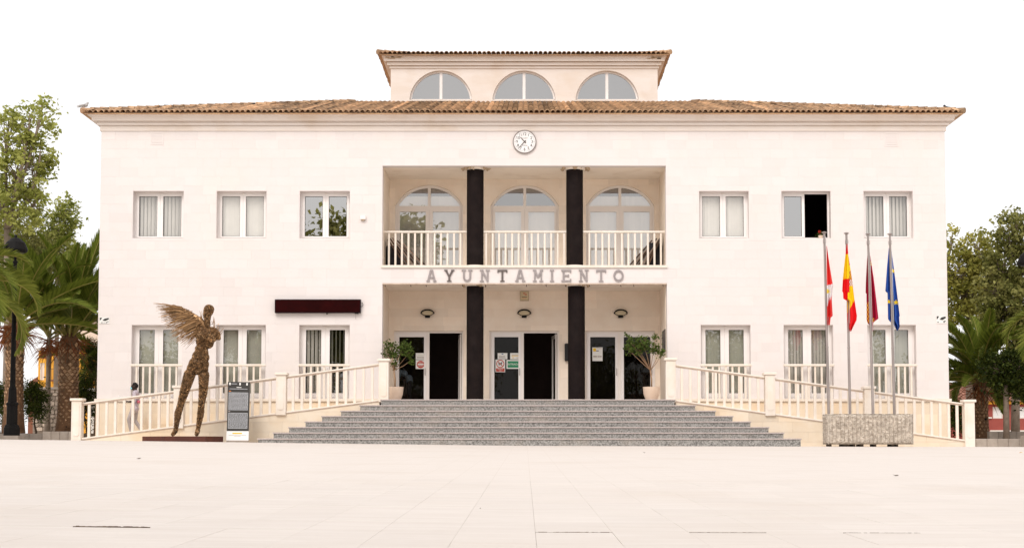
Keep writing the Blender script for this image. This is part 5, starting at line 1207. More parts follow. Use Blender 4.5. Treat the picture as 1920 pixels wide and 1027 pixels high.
# ================================================================== FOLIAGE TOOLS
def leaf_mesh(name, pos, size, m, rng, off, tone=None, aspect=.62, flat=0.3):
    n = len(pos); nrm = rng.normal(size=(n, 3)); nrm[:, 2] = np.abs(nrm[:, 2]) + flat; nrm /= np.linalg.norm(nrm, axis=1)[:, None]
    t = np.cross(nrm, rng.normal(size=(n, 3))); t /= np.linalg.norm(t, axis=1)[:, None]; b = np.cross(nrm, t)
    s = (size * rng.uniform(.6, 1.25, n))[:, None]; p = pos - np.array(off)
    v = np.stack([p - t * s * .5, p + b * s * .5 * aspect + nrm * s * .08, p + t * s * .5, p - b * s * .5 * aspect + nrm * s * .08], 1).reshape(-1, 3)
    me = bpy.data.meshes.new(name); f = np.arange(n * 4).reshape(-1, 4)
    me.vertices.add(n * 4); me.vertices.foreach_set('co', v.ravel()); me.loops.add(n * 4); me.loops.foreach_set('vertex_index', f.ravel()); me.polygons.add(n); me.polygons.foreach_set('loop_start', np.arange(0, n * 4, 4)); me.update(calc_edges=True)
    me.materials.append(MATS[m]); a = me.attributes.new('tone', 'FLOAT', 'FACE'); a.data.foreach_set('value', (rng.uniform(0, .7, n) if tone is None else tone).astype(np.float32)); return me
def broadleaf(name, lab, base, blobs, m, trunk_r, leafs, nclump, per, clump_r, seed, bark='bark', group=None, fork=None, cat='tree', bare=0.0):
    """tree > trunk (with limbs), crown; blobs: (x, y, z, rx, rz) crown masses"""
    rng = np.random.default_rng(seed); base = Vector(base); o = thing(name, tuple(base), lab, cat, group); tb = MB()
    vol = np.array([b[3] ** 2 * b[4] for b in blobs]); vol = vol / vol.sum(); cl = []
    topz = max(b[2] for b in blobs); fk = Vector(fork) if fork else Vector((base.x, base.y, base.z + (min(b[2] - b[4] for b in blobs) - base.z) * .9))
    tb.tube([base - Vector((0, 0, .2)), base.lerp(fk, .5) + Vector((rng.uniform(-.1, .1), 0, 0)), fk], [trunk_r * 1.15, trunk_r * .92, trunk_r * .8], 10)
    for bi, (x, y, z, rx, rz) in enumerate(blobs):
        c = Vector((x, y, z)); k = max(3, int(nclump * vol[bi])); mdp = fk.lerp(c, .5) + Vector(rng.normal(size=3) * .25) + Vector((0, 0, .3))
        r0 = trunk_r * .62; tb.tube([fk, fk.lerp(mdp, .5) + Vector((0, 0, .1)), mdp, c, c + Vector((0, 0, rz * .55))], [r0, r0 * .8, r0 * .6, r0 * .35, r0 * .1], 7)
        for i in range(k):
            d_ = rng.normal(size=3); d_ /= np.linalg.norm(d_); q_ = rng.uniform(.35, 1.0) ** .5 * (1 + rng.normal() * .10)
            cp = np.array([x + d_[0] * rx * q_, y + d_[1] * rx * q_, z + d_[2] * rz * q_]); cl.append(cp)
            if rng.random() < .55:
                st_ = mdp.lerp(c, rng.uniform(.2, 1)); e_ = Vector(cp); tb.tube([st_, st_.lerp(e_, .5) + Vector((0, 0, .12)), e_], [r0 * .2 + .006, r0 * .12 + .005, .006], 4, caps=False)
    cl = np.array(cl); lr = clump_r * rng.uniform(.55, 1.3, len(cl)); n = len(cl) * per; ci = np.repeat(np.arange(len(cl)), per)
    off_ = rng.normal(size=(n, 3)) * .5; pos = cl[ci] + off_ * lr[ci][:, None] * np.array([1, 1, .75])
    tone = np.clip(rng.uniform(0, .5, n) + (rng.uniform(-.35, .65, len(cl)))[ci] + .12 * off_[:, 2], 0, 1)
    t_ = tb.build('trunk', bark, o, True)
    link('crown', leaf_mesh('crown', pos, leafs, m, rng, base, tone), o); return o

def frond_mesh(L, droop, m='palmleaf', nl=46, ll=.52, seed=1, up=.55):
    """feather leaf along +X in its own XZ plane, rising then drooping"""
    rn = random.Random(seed); mb = MB(); pts = []; a = up; p = Vector((0, 0, 0)); n = 18
    for i in range(n + 1): pts.append(p.copy()); p = p + Vector((math.cos(a), 0, math.sin(a))) * (L / n); a -= droop / n * (.5 + 1.0 * i / n)
    mb.cur = 1; mb.tube(pts, [.035 * (1 - .85 * i / n) + .004 for i in range(n + 1)], 5); mb.cur = 0
    for s_ in (-1, 1):
        for k in range(nl):
            t = .14 + .86 * k / nl; f = t * n; i = min(n - 1, int(f)); c = pts[i].lerp(pts[i + 1], f - i); tan = (pts[i + 1] - pts[i]).normalized(); nrm = Vector((-tan.z, 0, tan.x))
            ln = ll * (math.sin(math.pi * min(1, .12 + .88 * t)) ** .55) * rn.uniform(.85, 1.1) + .05; ang = .95 - .55 * t
            d_ = (tan * math.cos(ang) + Vector((0, s_, 0)) * math.sin(ang) * .92 + nrm * (.42 - .2 * t + rn.uniform(-.08, .08))).normalized(); wv = tan.cross(d_).cross(d_).normalized() * .021
            mid = c + d_ * ln * .5 + Vector((0, 0, -.01)); tip = c + d_ * ln + Vector((0, 0, -.10 * ln)); b = len(mb.v); tn = rn.uniform(0, .75)
            mb.v += [tuple(c - wv * .8), tuple(c + wv * .7), tuple(mid + wv), tuple(tip), tuple(mid - wv)]; mb.face((b, b + 1, b + 2, b + 4), tn); mb.face((b + 4, b + 2, b + 3), tn)
    return mb.mesh('frond', [m, 'rachis'])
def palm(lab, base, height, rad, fronds, nfr, seed, lean=(0, 0), group='palms', elev=(-.5, 1.35), cover=True, dead=8, az=None, name='palm_tree'):
    rn = random.Random(seed); base = Vector(base); o = thing(name, tuple(base), lab, 'palm', group)
    top = base + Vector((lean[0], lean[1], height)); tb = MB(); tb.tube([base - Vector((0, 0, .25)), base.lerp(top, .15), base.lerp(top, .6), top, top + Vector((0, 0, .35))], [rad * 1.25, rad * 1.02, rad * .9, rad * .95, rad * .5], 16); tb.build('trunk', 'palmbark', o, True)
    if cover:                                             # spiral of cut leaf bases
        sc = MB(); nrow = int(height / .135); per = 11
        for j in range(nrow):
            t = j / nrow; c = base.lerp(top, t); r_ = rad * (1.0 - .12 * math.sin(t * math.pi))
            for i in range(per):
                a = 2 * math.pi * (i + .5 * (j % 2)) / per + rn.uniform(-.05, .05); ou = Vector((math.cos(a), math.sin(a), 0)); tg = Vector((-math.sin(a), math.cos(a), 0)); wd = math.pi * rad / per * rn.uniform(.75, 1.0); hh = .11 * rn.uniform(.8, 1.15); pj = rad * .13 * rn.uniform(.5, 1.3)
                b = len(sc.v); p = c + ou * r_
                sc.v += [tuple(p - tg * wd), tuple(p + Vector((0, 0, -hh))), tuple(p + tg * wd), tuple(p + Vector((0, 0, hh * .7)) + ou * pj), tuple(p + Vector((0, 0, hh * .1)) + ou * pj * .9)]
                tn = rn.gauss(.1, .45)
                for fc in ((0, 1, 4), (1, 2, 4), (2, 3, 4), (3, 0, 4)): sc.face([b + q_ for q_ in fc], tn)
        tag(sc.build('leaf_bases', 'palmscar', o), kind='stuff')
    if dead:                                              # brown stubs and dry fibres under the crown
        dm = MB()
        for i in range(dead * 9):
            a = rn.uniform(0, 6.283); e = rn.uniform(-1.1, .35); L = rn.uniform(.35, 1.0); st_ = top + Vector((math.cos(a) * rad * .8, math.sin(a) * rad * .8, rn.uniform(-.45, .1))); d_ = Vector((math.cos(a) * math.cos(e), math.sin(a) * math.cos(e), math.sin(e)))
            dm.tube([st_, st_ + d_ * L * .6, st_ + d_ * L + Vector((0, 0, -.18))], [.022, .014, .003], 4)
        tag(dm.build('dry_fibres', 'deadleaf', o), kind='stuff')
    for i in range(nfr):
        t = (i + .5) / nfr; a = (i * 2.399963 + rn.uniform(-.2, .2)) if az is None else rn.uniform(*az); e = elev[0] + (elev[1] - elev[0]) * (t ** .8) + rn.uniform(-.1, .1)
        f = link('frond', fronds[rn.randrange(len(fronds))], o); sc_ = rn.uniform(.85, 1.1)
        f.location = top + Vector((math.cos(a) * rad * .4, math.sin(a) * rad * .4, .1 + .25 * t)) - o.location; f.rotation_euler = Euler((rn.uniform(-.35, .35), -(e - .55), a), 'XYZ'); f.scale = (sc_, sc_, sc_)
    return o

# ================================================================== LEFT SIDE: trees, lamp, walls, orange house
GL = .30
def B(px, py, Y): return P3(px, py, Y)
def blob(px, py, Y, rpx, rpy): p = P3(px, py, Y); k = (D0 + Y) / FPX; return (p.x, p.y, p.z, rpx * k, rpy * k)
broadleaf('plane_tree', 'tall loose green tree above the palms at the left edge', (PX(12, 800, 19), 19, GL), [blob(55, 235, 19, 42, 42), blob(15, 255, 19, 44, 60), blob(78, 215, 19, 32, 34), blob(40, 320, 19, 62, 52), blob(75, 300, 19, 30, 50), blob(12, 390, 19, 70, 60), blob(66, 385, 19, 34, 40)], 'planeleaf', .2, .24, 235, 26, .40, 21, group='broadleaf trees beside the town hall', fork=tuple(P3(14, 430, 19)))
broadleaf('round_tree', 'smaller pale green tree behind the palm left of the town hall', (PX(104, 800, 26), 26, GL), [blob(112, 425, 26, 34, 42), blob(100, 470, 26, 44, 44), blob(122, 395, 26, 22, 30)], 'planeleaf', .12, .2, 170, 26, .42, 22, group='broadleaf trees beside the town hall')
broadleaf('dark_tree', 'dense dark green tree behind the leftmost palm', (PX(25, 800, 23), 23, GL), [blob(20, 460, 23, 70, 50), blob(60, 500, 23, 50, 50)], 'darkleaf', .2, .17, 330, 28, .7, 23, group='broadleaf trees beside the town hall')
F1 = [frond_mesh(4.4, .55, 'palmleaf', 88, .66, 1), frond_mesh(4.2, .8, 'palmleaf', 88, .64, 2), frond_mesh(4.2, 1.15, 'palmleaf', 88, .62, 3)]
F2 = [frond_mesh(3.3, 2.0, 'palmbright', 84, .6, 4), frond_mesh(3.1, 2.5, 'palmbright', 84, .6, 5)]
F3 = [frond_mesh(3.2, 1.2, 'palmleaf', 80, .55, 6), frond_mesh(3.0, 1.8, 'palmleaf', 80, .55, 7), frond_mesh(3.0, .8, 'palmleaf', 80, .55, 8)]
PB = 12.0; x, z = P(130, 640, PB); zb = PZ(808, PB)
palm('thick-trunked palm with upright fronds beside the left wall', (x, PB, zb), z - zb, .43, F1, 46, 31, group='palms left of the town hall', elev=(.55, 1.55))
x, z = P(29, 615, 9.5); zb = PZ(800, 9.5); palm('thick-trunked palm behind the black street lamp at the far left', (x, 9.5, zb), z - zb, .37, F1[1:], 28, 32, group='palms left of the town hall', elev=(.2, 1.25), dead=16)
x, z = P(-92, 560, -2.6); palm('bright palm leaning fronds in from the left picture edge', (x, -2.6, .15), z - .15, .38, F2, 26, 33, group='palms left of the town hall', elev=(.1, 1.25))
x, z = P(92, 640, 15); zb = PZ(806, 15)
sl = palm('slender grey-trunked palm with orange dry collar between thick palms', (x, 15, zb), z - zb, .115, F3, 9, 34, group='palms left of the town hall', elev=(.5, 1.4), cover=False, dead=9)
for c in sl.children:
    if c.name.startswith('trunk'): c.data.materials[0] = MATS['bark']
x, z = P(182, 745, 22); palm('low palm half hidden behind the building corner', (PX(186, 720, 17), 17, GL), PZ(690, 17) - GL, .2, F3, 14, 36, group='palms left of the town hall', elev=(.0, 1.2), dead=3)
def shrub(lab, px0, px1, py0, py1, Y, seed, n=90, m='hedgeleaf', per=44):
    x0, x1 = PX(px0, 750, Y), PX(px1, 750, Y); z0, z1 = PZ(py1, Y), PZ(py0, Y); k = (x1 - x0) / 2
    return broadleaf('shrub', lab, ((x0 + x1) / 2, Y, GL - .1 if px0 < 900 else -.1), [((x0 + x1) / 2, Y, (z0 + z1) / 2, k, (z1 - z0) / 2), ((x0 + x1) / 2 - k * .3, Y + .1, z0 + (z1 - z0) * .65, k * .75, (z1 - z0) * .38)], m, .05, .085, n, per, .30, seed, 'barkdark', 'clipped shrubs', cat='shrub')
shrub('dark bushy shrub between the palms behind the street lamp', 40, 90, 712, 790, 11, 41, 130); shrub('dark shrub cut by the left picture edge', -18, 16, 712, 800, 11.5, 42); shrub('dark shrub between thick palm and building corner', 148, 180, 700, 808, 13.5, 43, 110); shrub('taller leafy shrub touching the left building corner', 158, 184, 640, 715, 16, 44, 80)
# kerb blocks along the bed
def kerb(name, lab, px0, px1, py0, py1, Y, n, m='kerbstone', dz=.3):
    x0, x1 = PX(px0, py1, Y), PX(px1, py1, Y); z1 = PZ(py0, Y); zb = min(ground(x0, Y), ground(x1, Y)) - .1; o = thing(name, ((x0 + x1) / 2, Y, zb), lab, 'kerb', 'kerbs of the planting beds'); L = (x1 - x0) / n
    b = MB(); b.box(-L / 2 + .004, L / 2 - .004, -.15, .15, 0, z1 - zb); me = bevel(b.mesh('kerb_block', m), .01)
    for i in range(n): link('kerb_block', me, o, (x0 + (i + .5) * L, Y + R.uniform(-.004, .004), zb))
    return o
kerb('bed_kerb', 'pale block kerb of the planting bed beside the left ramp', 82, 146, 808.5, 823, .6, 4); kerb('bed_kerb', 'lower dark-topped kerb of the planting bed behind the street lamp', -40, 81.5, 812.5, 822, .9, 5)
kerb('bed_kerb', 'pale block kerb of the planting bed right of the right ramp', 1828, 1990, 822, 833, .6, 8); kerb('bed_kerb', 'low sandy kerb in front of the red house', 1853, 1990, 808.5, 817, 9, 8)
mb = MB(); mb.box(PX(-60, 810, 1.1), PX(184, 810, 1.1), 1.1, 40, ground(-20, 0) - .3, PZ(812, 1.1)); o = mb.build('planting_bed', 'soil'); tag(o, kind='structure')
mb = MB(); mb.box(XR + 1.0, XR + 30, .8, 40, -.4, PZ(823, .8)); o = mb.build('planting_bed', 'kerbstone'); tag(o, kind='structure')
# street lamps
def street_lamp(px, zb, Y, lab, ztop):
    x = PX(px, 760, Y); o = thing('street_lamp', (x, Y, zb), lab, 'street lamp', 'black street lamps'); k = 1 / FPX * (D0 + Y); Z = lambda py: PZ(py, Y)
    mb = MB(); mb.box(x - .32, x + .32, Y - .32, Y + .32, zb - .3, Z(816.2)); mb.build('footing', 'kerbstone', o)
    mb = MB(); mb.lathe([(15.3 * k, Z(816)), (15.3 * k, Z(802)), (14 * k, Z(800)), (13.4 * k, Z(797)), (10.5 * k, Z(795)), (10.2 * k, Z(760)), (11.8 * k, Z(758)), (11.8 * k, Z(755.5)), (8.6 * k, Z(753)), (7.2 * k, Z(730)), (7.4 * k, Z(728)), (5.6 * k, Z(725)), (5.2 * k, Z(716)), (6 * k, Z(714.5))], x, Y, 8); mb.build('pedestal', 'blackmetal', o)
    mb = MB(); mb.lathe([(5.0 * k, Z(715)), (4.0 * k, Z(600)), (3.2 * k, ztop - .5), (4.6 * k, ztop - .48), (4.6 * k, ztop - .43), (2.4 * k, ztop - .40), (2.4 * k, ztop - .2)], x, Y, 12); mb.build('shaft', 'blackmetal', o)
    mb = MB(); mb.lathe([(.10, ztop - .2), (.36, ztop - .12), (.40, ztop - .05), (.38, ztop + .02), (.30, ztop + .2), (.16, ztop + .33), (.05, ztop + .37), (.04, ztop + .46)], x, Y, 20); mb.build('lamp_hood', 'blackmetal', o)
    mb = MB(); mb.lathe([(.3, ztop - .121), (.27, ztop - .16), (.1, ztop - .19)], x, Y, 16); mb.build('lamp_glass', 'panelblack', o)
street_lamp(23, ground(-17, -.5), -.5, 'black street lamp in front of the palms on the left', PZ(466, -.5)); street_lamp(1936, ground(17, -.5), -.5, 'black street lamp at the right picture edge', PZ(490, -.5))
# rubble wall
def rubble_wall(lab, px0, px1, py0, py1, Y, seed):
    x0, x1, z0, z1 = PX(px0, 770, Y), PX(px1, 770, Y), PZ(py1, Y), PZ(py0, Y); rn = random.Random(seed); o = thing('rubble_wall', ((x0 + x1) / 2, Y, z0), lab, 'wall')
    MB().box(x0, x1, Y, Y + .4, z0 - .3, z1 - .06).build('core', 'mortar', o); MB().box(x0 - .05, x1 + .05, Y - .1, Y + .5, z1 - .06, z1 + .04).build('coping', 'kerbstone', o)
    z = z0
    while z < z1 - .12:
        h = rn.uniform(.14, .24); x = x0 - rn.uniform(0, .2); h = min(h, z1 - .06 - z)
        while x < x1:
            w_ = rn.uniform(.16, .36); a, b = max(x, x0), min(x + w_, x1); x += w_
            if b - a > .06:
                n = 7; cx_, cz_ = (a + b) / 2, z + h / 2; pg = [(cx_ + (b - a) * .5 * math.copysign(abs(math.cos(t)) ** .6, math.cos(t)) * rn.uniform(.85, .97), cz_ + h * .5 * math.copysign(abs(math.sin(t)) ** .6, math.sin(t)) * rn.uniform(.82, .96)) for t in np.linspace(0, 2 * math.pi, n + 1)[:-1]]
                MB().prism(pg, Y - rn.uniform(.03, .08), Y, rn.gauss(0, .4)).build('stone', 'rubble', o)
        z += h
rubble_wall('rough rubble stone wall behind the palm trunks on the left', 62, 122, 727, 808, 18, 5)
# orange house
OY = 34.0
oh = thing('orange_house', (PX(130, 740, OY), OY, GL), 'orange house with pale top floor seen behind the left palms', 'house')
X = lambda p, y=700: PX(p, y, OY); Zo = lambda p: PZ(p, OY)
whole = [(X(74.5), X(83), Zo(712), Zo(680)), (X(76), X(86.5), Zo(672), Zo(652)), (X(100), X(117), Zo(713), Zo(670)), (X(165), X(181), Zo(713), Zo(680))]
mb = MB(); wall_sheet(mb, X(71.5), X(215), GL - .3, Zo(657), whole, OY, OY + .3); mb.box(X(71.5), X(71.5) + .3, OY + .3, OY + 9, GL - .3, Zo(657)); mb.box(X(71.5), X(215), OY + 8.7, OY + 9, GL - .3, Zo(657)); mb.build('wall', 'orangewall', oh)
mb = MB(); mb.box(X(96), X(215), OY + 1.6, OY + 9, Zo(656.5), Zo(596)); mb.build('upper_floor', 'palewall', oh)
mb = MB(); mb.box(X(70.5), X(216), OY - .25, OY + 9.1, Zo(657), Zo(653)); mb.build('terrace_slab', 'whitewall', oh)
mb = MB(); mb.box(X(95), X(216), OY + 1.4, OY + 9.2, Zo(596), Zo(592)); mb.build('roof', 'roofred', oh)
mb = MB(); mb.box(X(99), X(216), OY - .16, OY, Zo(733), Zo(727)); mb.build('string_course', 'whitewall', oh)
for a, b, c, d in whole:
    mb = MB(); mb.ring([(a, c), (b, c), (b, d), (a, d)], [(a + .06, c + .06), (b - .06, c + .06), (b - .06, d - .06), (a + .06, d - .06)], OY + .05, OY + .12, True); wn = mb.build('window', 'whitewall' if (a, b, c, d) in (whole[0],) else 'rustwood', oh)
    mb = MB(); mb.poly([(a, OY + .1, c), (b, OY + .1, c), (b, OY + .1, d), (a, OY + .1, d)]); mb.build('pane', 'palewall' if (a, b, c, d) == whole[0] else 'rustwood', wn)
rl = MB(); rl.box(X(97), X(205), OY - .5, OY - .46, Zo(692.5), Zo(691)); rl.box(X(97), X(205), OY - .5, OY, Zo(714.5), Zo(712)); rail = rl.build('balcony', 'rustwood', oh)
bm_ = bevelbox(.025, .025, Zo(692) - Zo(713), 'rustwood', .003)
for i in range(30): link('bar', bm_, rail, (X(97) + .05 + i * (X(205) - X(97)) / 30, OY - .48, Zo(713)))
rl = MB(); rl.box(X(97), X(205), OY + .3, OY + .34, Zo(641.5), Zo(640)); rail = rl.build('terrace_railing', 'rustwood', oh)
bm_ = bevelbox(.025, .025, Zo(640) - Zo(653), 'rustwood', .003)
for i in range(30): link('bar', bm_, rail, (X(97) + .05 + i * (X(205) - X(97)) / 30, OY + .32, Zo(653)))
mb = MB(); mb.box(X(66), X(71), OY + 3, OY + 7, GL, Zo(699)); mb.build('annex', 'orangewall', oh)
ah_ = thing('garden_shed', (X(62), OY + 8, GL), 'dark red pitched shed roof beside the orange house', 'shed')
mb = MB(); mb.prism([(PX(54, 715, 44), GL), (PX(73, 715, 44), GL), (PX(73, 715, 44), PZ(704, 44)), (PX(54, 715, 44), PZ(716, 44))], 44, 47); mb.build('shed_body', 'rustwood', ah_)
# grey awning and low white house by the corner
mb = MB(); mb.box(PX(165, 760, 24), PX(200, 760, 24), 24, 28, GL, PZ(745, 24)); lw = thing('white_outbuilding', (PX(180, 760, 24), 24, GL), 'small white outbuilding glimpsed beside the left building corner', 'outbuilding'); mb.build('wall', 'whitewall', lw)
mb = MB(); mb.box(PX(163, 738, 24), PX(202, 738, 24), 23.4, 28.2, PZ(745, 24), PZ(736, 24)); mb.build('roof', 'kerbstone', lw)

# ================================================================== RIGHT SIDE
GR = PZ(823, .8)
broadleaf('plane_tree', 'yellow-green tree with pale forked limbs beside the right wall', (PX(1820, 800, 19), 19, GR), [blob(1836, 470, 19, 34, 34), blob(1800, 505, 19, 34, 42), blob(1850, 520, 19, 36, 36), blob(1812, 555, 19, 44, 30), blob(1785, 455, 19, 16, 26), blob(1800, 590, 19, 40, 22)], 'yellowleaf', .2, .23, 240, 24, .40, 61, group='broadleaf trees right of the town hall', fork=tuple(P3(1818, 582, 19)))
broadleaf('dark_tree', 'large dense olive-green tree at the right picture edge', (PX(1903, 800, 15.5), 15.5, GR), [blob(1908, 440, 15.5, 40, 48), blob(1885, 500, 15.5, 40, 48), blob(1930, 470, 15.5, 44, 70), blob(1868, 545, 15.5, 38, 44), blob(1905, 570, 15.5, 60, 50), blob(1870, 610, 15.5, 50, 36), blob(1925, 640, 15.5, 40, 50)], 'darkleaf', .18, .21, 430, 28, .42, 62, group='broadleaf trees right of the town hall', fork=tuple(P3(1903, 620, 15.5)))
broadleaf('street_tree', 'slim grey-trunked tree with dark drooping leaves before the red house', (PX(1887, 815, 7.5), 7.5, GR), [blob(1900, 700, 7.5, 34, 40), blob(1868, 690, 7.5, 26, 30), blob(1918, 720, 7.5, 30, 34)], 'hedgeleaf', .115, .15, 210, 24, .5, 63, group='broadleaf trees right of the town hall', fork=tuple(P3(1885, 700, 7.5)))
x, z = P(1838, 722, 10.5); palm('thick-trunked palm with a full drooping crown right of the building', (x, 10.5, GR), z - GR, .31, F3, 56, 71, group='palms right of the town hall', elev=(-.1, 1.45), dead=5)
x, z = P(2022, 625, 6.0); palm('bright palm reaching in from the right picture edge', (x, 6.0, GR), z - GR, .36, F2, 30, 72, group='palms right of the town hall', elev=(-.3, 1.1), dead=4)
shrub('dark shrub behind the right end of the ramp', 1784, 1806, 752, 822, 9, 45, 70)
RY = 33.0; rh = thing('red_house', (PX(1880, 805, RY), RY, 0), 'low red house with tiled roof and white shutters behind the right palm', 'house'); X = lambda p: PX(p, 780, RY); Zr = lambda p: PZ(p, RY)
wh = [(X(1861.5), X(1880.5), Zr(784), Zr(762)), (X(1907), X(1926), Zr(784), Zr(762))]
mb = MB(); wall_sheet(mb, X(1700), X(2100), -.3, Zr(757.5), wh, RY, RY + .3); mb.box(X(1700), X(1700) + .3, RY + .3, RY + 8, -.3, Zr(757.5)); mb.build('wall', 'redwall', rh)
mb = MB(); mb.box(X(1698), X(2102), RY - .35, RY + .35, Zr(757.4), Zr(751)); mb.build('eaves_board', 'orangewall', rh); MB().box(X(1855), X(2100), RY - .12, RY, Zr(810), Zr(806)).build('plinth_band', 'whitewall', rh); MB().box(X(1700), X(1859), RY - .1, RY, Zr(784), Zr(781.5)).build('sill_band', 'whitewall', rh)
for a, b, c, d in wh:
    mb = MB(); mb.ring([(a, c), (b, c), (b, d), (a, d)], [(a + .06, c + .06), (b - .06, c + .06), (b - .06, d - .06), (a + .06, d - .06)], RY + .04, RY + .1, True); wn = mb.build('window', 'whitewall', rh)
    for k in range(8): zz = c + .06 + k * (d - c - .12) / 8; MB().box(a + .06, b - .06, RY + .06, RY + .075, zz + .003, zz + (d - c - .12) / 8 - .003).build('shutter_slat', 'cloudwhite', wn)
mb = MB(); ze, zr_ = Zr(751), PZ(719, RY + 4.5); mb.v += [(X(1697), RY - .5, ze), (X(2103), RY - .5, ze), (X(2103), RY + 4.5, zr_), (X(1697), RY + 4.5, zr_), (X(2103), RY + 9.5, ze), (X(1697), RY + 9.5, ze)]; mb.face((0, 1, 2, 3)); mb.face((3, 2, 4, 5)); mb.face((0, 3, 5)); mb.face((1, 4, 2)); rf = mb.build('roof', 'roofred', rh)
tl_ = MB(); slp = (zr_ - ze) / 5.0
for i in range(int((X(1960) - X(1770)) / .24)):
    xx = X(1770) + i * .24
    for j in range(11): y_ = RY - .52 + j * .45; tl_.tube([(xx, y_, ze + .03 + slp * (y_ - RY + .5) + .02), (xx, y_ + .5, ze + .03 + slp * (y_ + .5 - RY + .5))], [.095, .075], 6, R.gauss(0, .5))
tag(tl_.build('tile_field', 'roofred', rf), kind='stuff')
hb = MB(); n = 40                                          # far hill between house roof and building
for i in range(n + 1): t = i / n; px = 1600 + 420 * t; h = 700 + 26 * abs(t - .48) * 2 + 3 * math.sin(t * 23); hb.v += [(PX(px, 740, 420), 420, -5), (PX(px, 740, 420), 520, PZ(h + 8, 520))]
for i in range(n): hb.face((2 * i, 2 * i + 2, 2 * i + 3, 2 * i + 1))
tag(hb.build('hill', 'hill'), kind='structure')

# ================================================================== POTTED FICUS TREES
def potted(px, lab, seed, blobs_px, Yp):
    x, _ = P(px, 740, Yp); zb = ZLAND; k = (D0 + Yp) / FPX; o = thing('potted_tree', (x, Yp, zb), lab, 'potted plant', 'potted trees flanking the entrance')
    zt = PZ(725, Yp); mb = MB(); mb.lathe([(10.2 * k, zb), (11.5 * k, zb + .05), (15 * k, zb + .22), (15.9 * k, zt - .04), (16.3 * k, zt), (14.6 * k, zt), (14.3 * k, zt - .06)], x, Yp, 28, caps=False); mb.lathe([(.02, zb + .004), (10.2 * k, zb + .004)], x, Yp, 28, caps=False); pt = mb.build('pot', 'terracotta', o, True); smooth_by_angle(pt.data, .6)
    mb = MB(); mb.lathe([(.01, zt - .055), (14.4 * k, zt - .06)], x, Yp, 24, caps=False); mb.build('soil', 'soil', o)
    rng = np.random.default_rng(seed); tb = MB(); base = Vector((x, Yp, zt - .06)); fk = P3(px - 2, 694, Yp); tb.tube([base, base.lerp(fk, .5) + Vector((.02, 0, 0)), fk], [.03, .026, .022], 7); cl = []
    for (bx_, by_, rx_, ry_) in blobs_px:
        c = P3(bx_, by_, Yp); md = fk.lerp(c, .55) + Vector((rng.uniform(-.04, .04), rng.uniform(-.1, .1), -.03)); tb.tube([fk, md, c], [.013, .009, .005], 6)
        for i in range(int(rx_ * ry_ * .18)):
            d_ = rng.normal(size=3); d_ /= np.linalg.norm(d_); q_ = rng.uniform(.2, 1) ** .45; cp = Vector((c.x + d_[0] * rx_ * k * q_, c.y + d_[1] * rx_ * k * q_, c.z + d_[2] * ry_ * k * q_)); cl.append(tuple(cp))
            if rng.random() < .3: st_ = md.lerp(c, rng.uniform(.3, 1)); tb.tube([st_, cp], [.005, .002], 4)
    tb.build('trunk', 'twig', o, True); cl = np.array(cl); per = 9; pos = np.repeat(cl, per, 0) + rng.normal(size=(len(cl) * per, 3)) * .05
    link('crown', leaf_mesh('crown', pos, .088, 'ficusleaf', rng, o.location), o)
potted(740.5, 'sparse potted tree with drooping left side by the first door', 81, [(735, 652, 11, 13), (756, 652, 15, 13), (768, 660, 9, 12), (728, 662, 8, 9), (745, 665, 12, 9), (770, 676, 5, 7), (740, 682, 5, 9), (724, 646, 5, 7)], -.55)
potted(1221.5, 'potted tree with wide leafy crown by the closed door', 82, [(1187, 645, 13, 12), (1205, 640, 14, 10), (1178, 655, 9, 8), (1222, 650, 11, 11), (1236, 656, 9, 11), (1198, 655, 14, 9), (1240, 664, 7, 6), (1176, 632, 5, 6), (1229, 634, 7, 6)], -.55)

# geranium on the open window sill
gx, gz = P(1539, 443, .1); o = thing('geranium_pot', (gx, .14, up[4][2]), 'small red geranium on the sill of the open upper window', 'plant'); rng = np.random.default_rng(3)
mb = MB(); mb.lathe([(.06, up[4][2] + .003), (.085, up[4][2] + .11)], gx, .14, 14); mb.build('pot', 'terracotta', o)
link('leaves', leaf_mesh('leaves', rng.normal(size=(70, 3)) * np.array([.05, .04, .05]) + np.array([gx - .02, .13, up[4][2] + .16]), .06, 'ficusleaf', rng, o.location), o); link('blossom', leaf_mesh('blossom', rng.normal(size=(50, 3)) * .022 + np.array([gx - .04, .11, up[4][2] + .23]), .045, 'geranium', rng, o.location), o)

# birds
def bird(px, py, Y, lab, mt, face, name):
    p = P3(px, py, Y); o = thing(name, tuple(p), lab, 'bird'); q = lambda x, z, y=0: (p.x + face * x, Y + y, p.z + z)
    capsule_body('body', [(q(-.06, .11), .055, q(.06, .14), .065, 0), (q(.10, .2), .042, q(.11, .215), .04, 0), (q(.07, .15), .05, q(.10, .2), .038, 0), (q(.15, .205), .008, q(.175, .2), .004, 0), (q(-.1, .1), .03, q(-.24, .06), .012, 0)], .012, [mt], o, 3, off=o.location)
    mb = MB(); 
    for s_ in (-1, 1): mb.tube([q(.0, .07, s_ * .03), q(.0, .0, s_ * .03), q(.03, .0, s_ * .03)], .006, 5)
    mb.build('legs', 'orange', o); mb = MB(); mb.tube([q(.05, .15, -.06), q(-.08, .12, -.075), q(-.26, .09, -.05)], [.03, .035, .006], 6); mb.build('wing', mt, o); mb = MB(); mb.tube([q(.05, .15, .06), q(-.08, .12, .075), q(-.26, .09, .05)], [.03, .035, .006], 6); mb.build('wing', mt, o)
bird(158, 205, .0, 'pale grey gull standing on the left roof corner', 'feather', 1, 'gull'); bird(1777, 210.5, .1, 'dark pigeon standing near the right roof corner', 'featherdark', -1, 'pigeon')

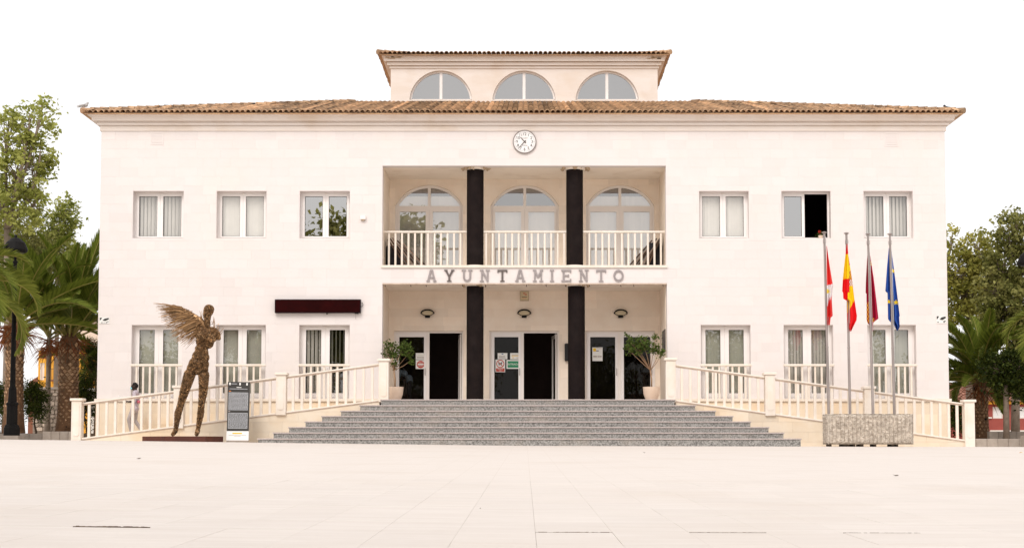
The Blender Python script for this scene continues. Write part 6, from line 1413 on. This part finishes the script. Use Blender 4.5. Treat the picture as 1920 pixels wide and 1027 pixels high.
# trees across the plaza behind the camera (they show only as reflections in the window panes)
t0 = broadleaf('plaza_tree', 'tree across the plaza mirrored in the dark upper window and left balcony door', (-12.5, -62, -.5), [(-14.2, -62, 12.6, 3.0, 5.0), (-9.6, -62.5, 13.6, 2.6, 5.0), (-15.6, -62, 10, 3.0, 5), (-12, -62, 10.5, 3, 5)], 'darkleaf', .3, .55, 420, 30, 1.2, 91, 'barkdark', 'trees across the plaza')
t1 = broadleaf('plaza_tree', 'broad tree across the plaza mirrored in the ground-floor panes', (0, 0, 0), [(0, 0, 5.6, 4.6, 3.6), (2.6, 0, 6.8, 3.2, 2.8), (-2.8, 0, 6.4, 3.0, 2.6)], 'darkleaf', .3, .42, 220, 26, 1.3, 92, 'barkdark', 'trees across the plaza')
spots = [(-34, -80), (-22, -78), (-8, -84), (5, -80), (18, -76), (27, -82), (38, -78)]
for i, (x, y) in enumerate(spots):
    o = t1 if i == 0 else t1.copy()
    if i:
        COL.objects.link(o)
        for c in t1.children: d = c.copy(); COL.objects.link(d); d.parent = o
    o.location = (x, y, -.6); o.rotation_euler = (0, 0, i * 1.1); o.scale = (1, 1, 1 + .12 * (i % 3))

# a few dry leaves and litter on the paving
for px, py, m_, lab in ((1677, 892, 'barkdark', 'small dark leaf lying on the paving right of centre'), (1912, 847, 'signyellow', 'yellow leaf lying by the right picture edge'), (262, 870, 'barkdark', 'tiny dark leaf on the paving left of centre'), (208, 1001, 'barkdark', 'small dark scrap on the near left paving'), (1207, 849, 'barkdark', 'tiny brown leaf in front of the right stairs'), (901, 957, 'barkdark', 'tiny dark speck of litter near the central paving joint')):
    d_ = FPX * 0.53 / (py - 803); x = (px - VPX) / FPX * d_; y = d_ - D0; rn = random.Random(px); z = ground(x, y) + .006; L = (.012 if py > 930 else .05); a = rn.uniform(0, 3)
    mb = MB(); ca, sa = math.cos(a), math.sin(a); q = lambda u, v, h: (x + L * (u * ca - v * sa), y + L * (u * sa + v * ca), z + L * h)
    mb.v += [q(-1, 0, .1), q(-.3, -.45, .25), q(.5, -.35, .2), q(1, 0, .3), q(.5, .35, .3), q(-.3, .45, .15), q(0, 0, .0)]
    for i in range(6): mb.face((i, (i + 1) % 6, 6))
    tag(mb.build('fallen_leaf', m_), lab, 'leaf', 'litter on the paving')
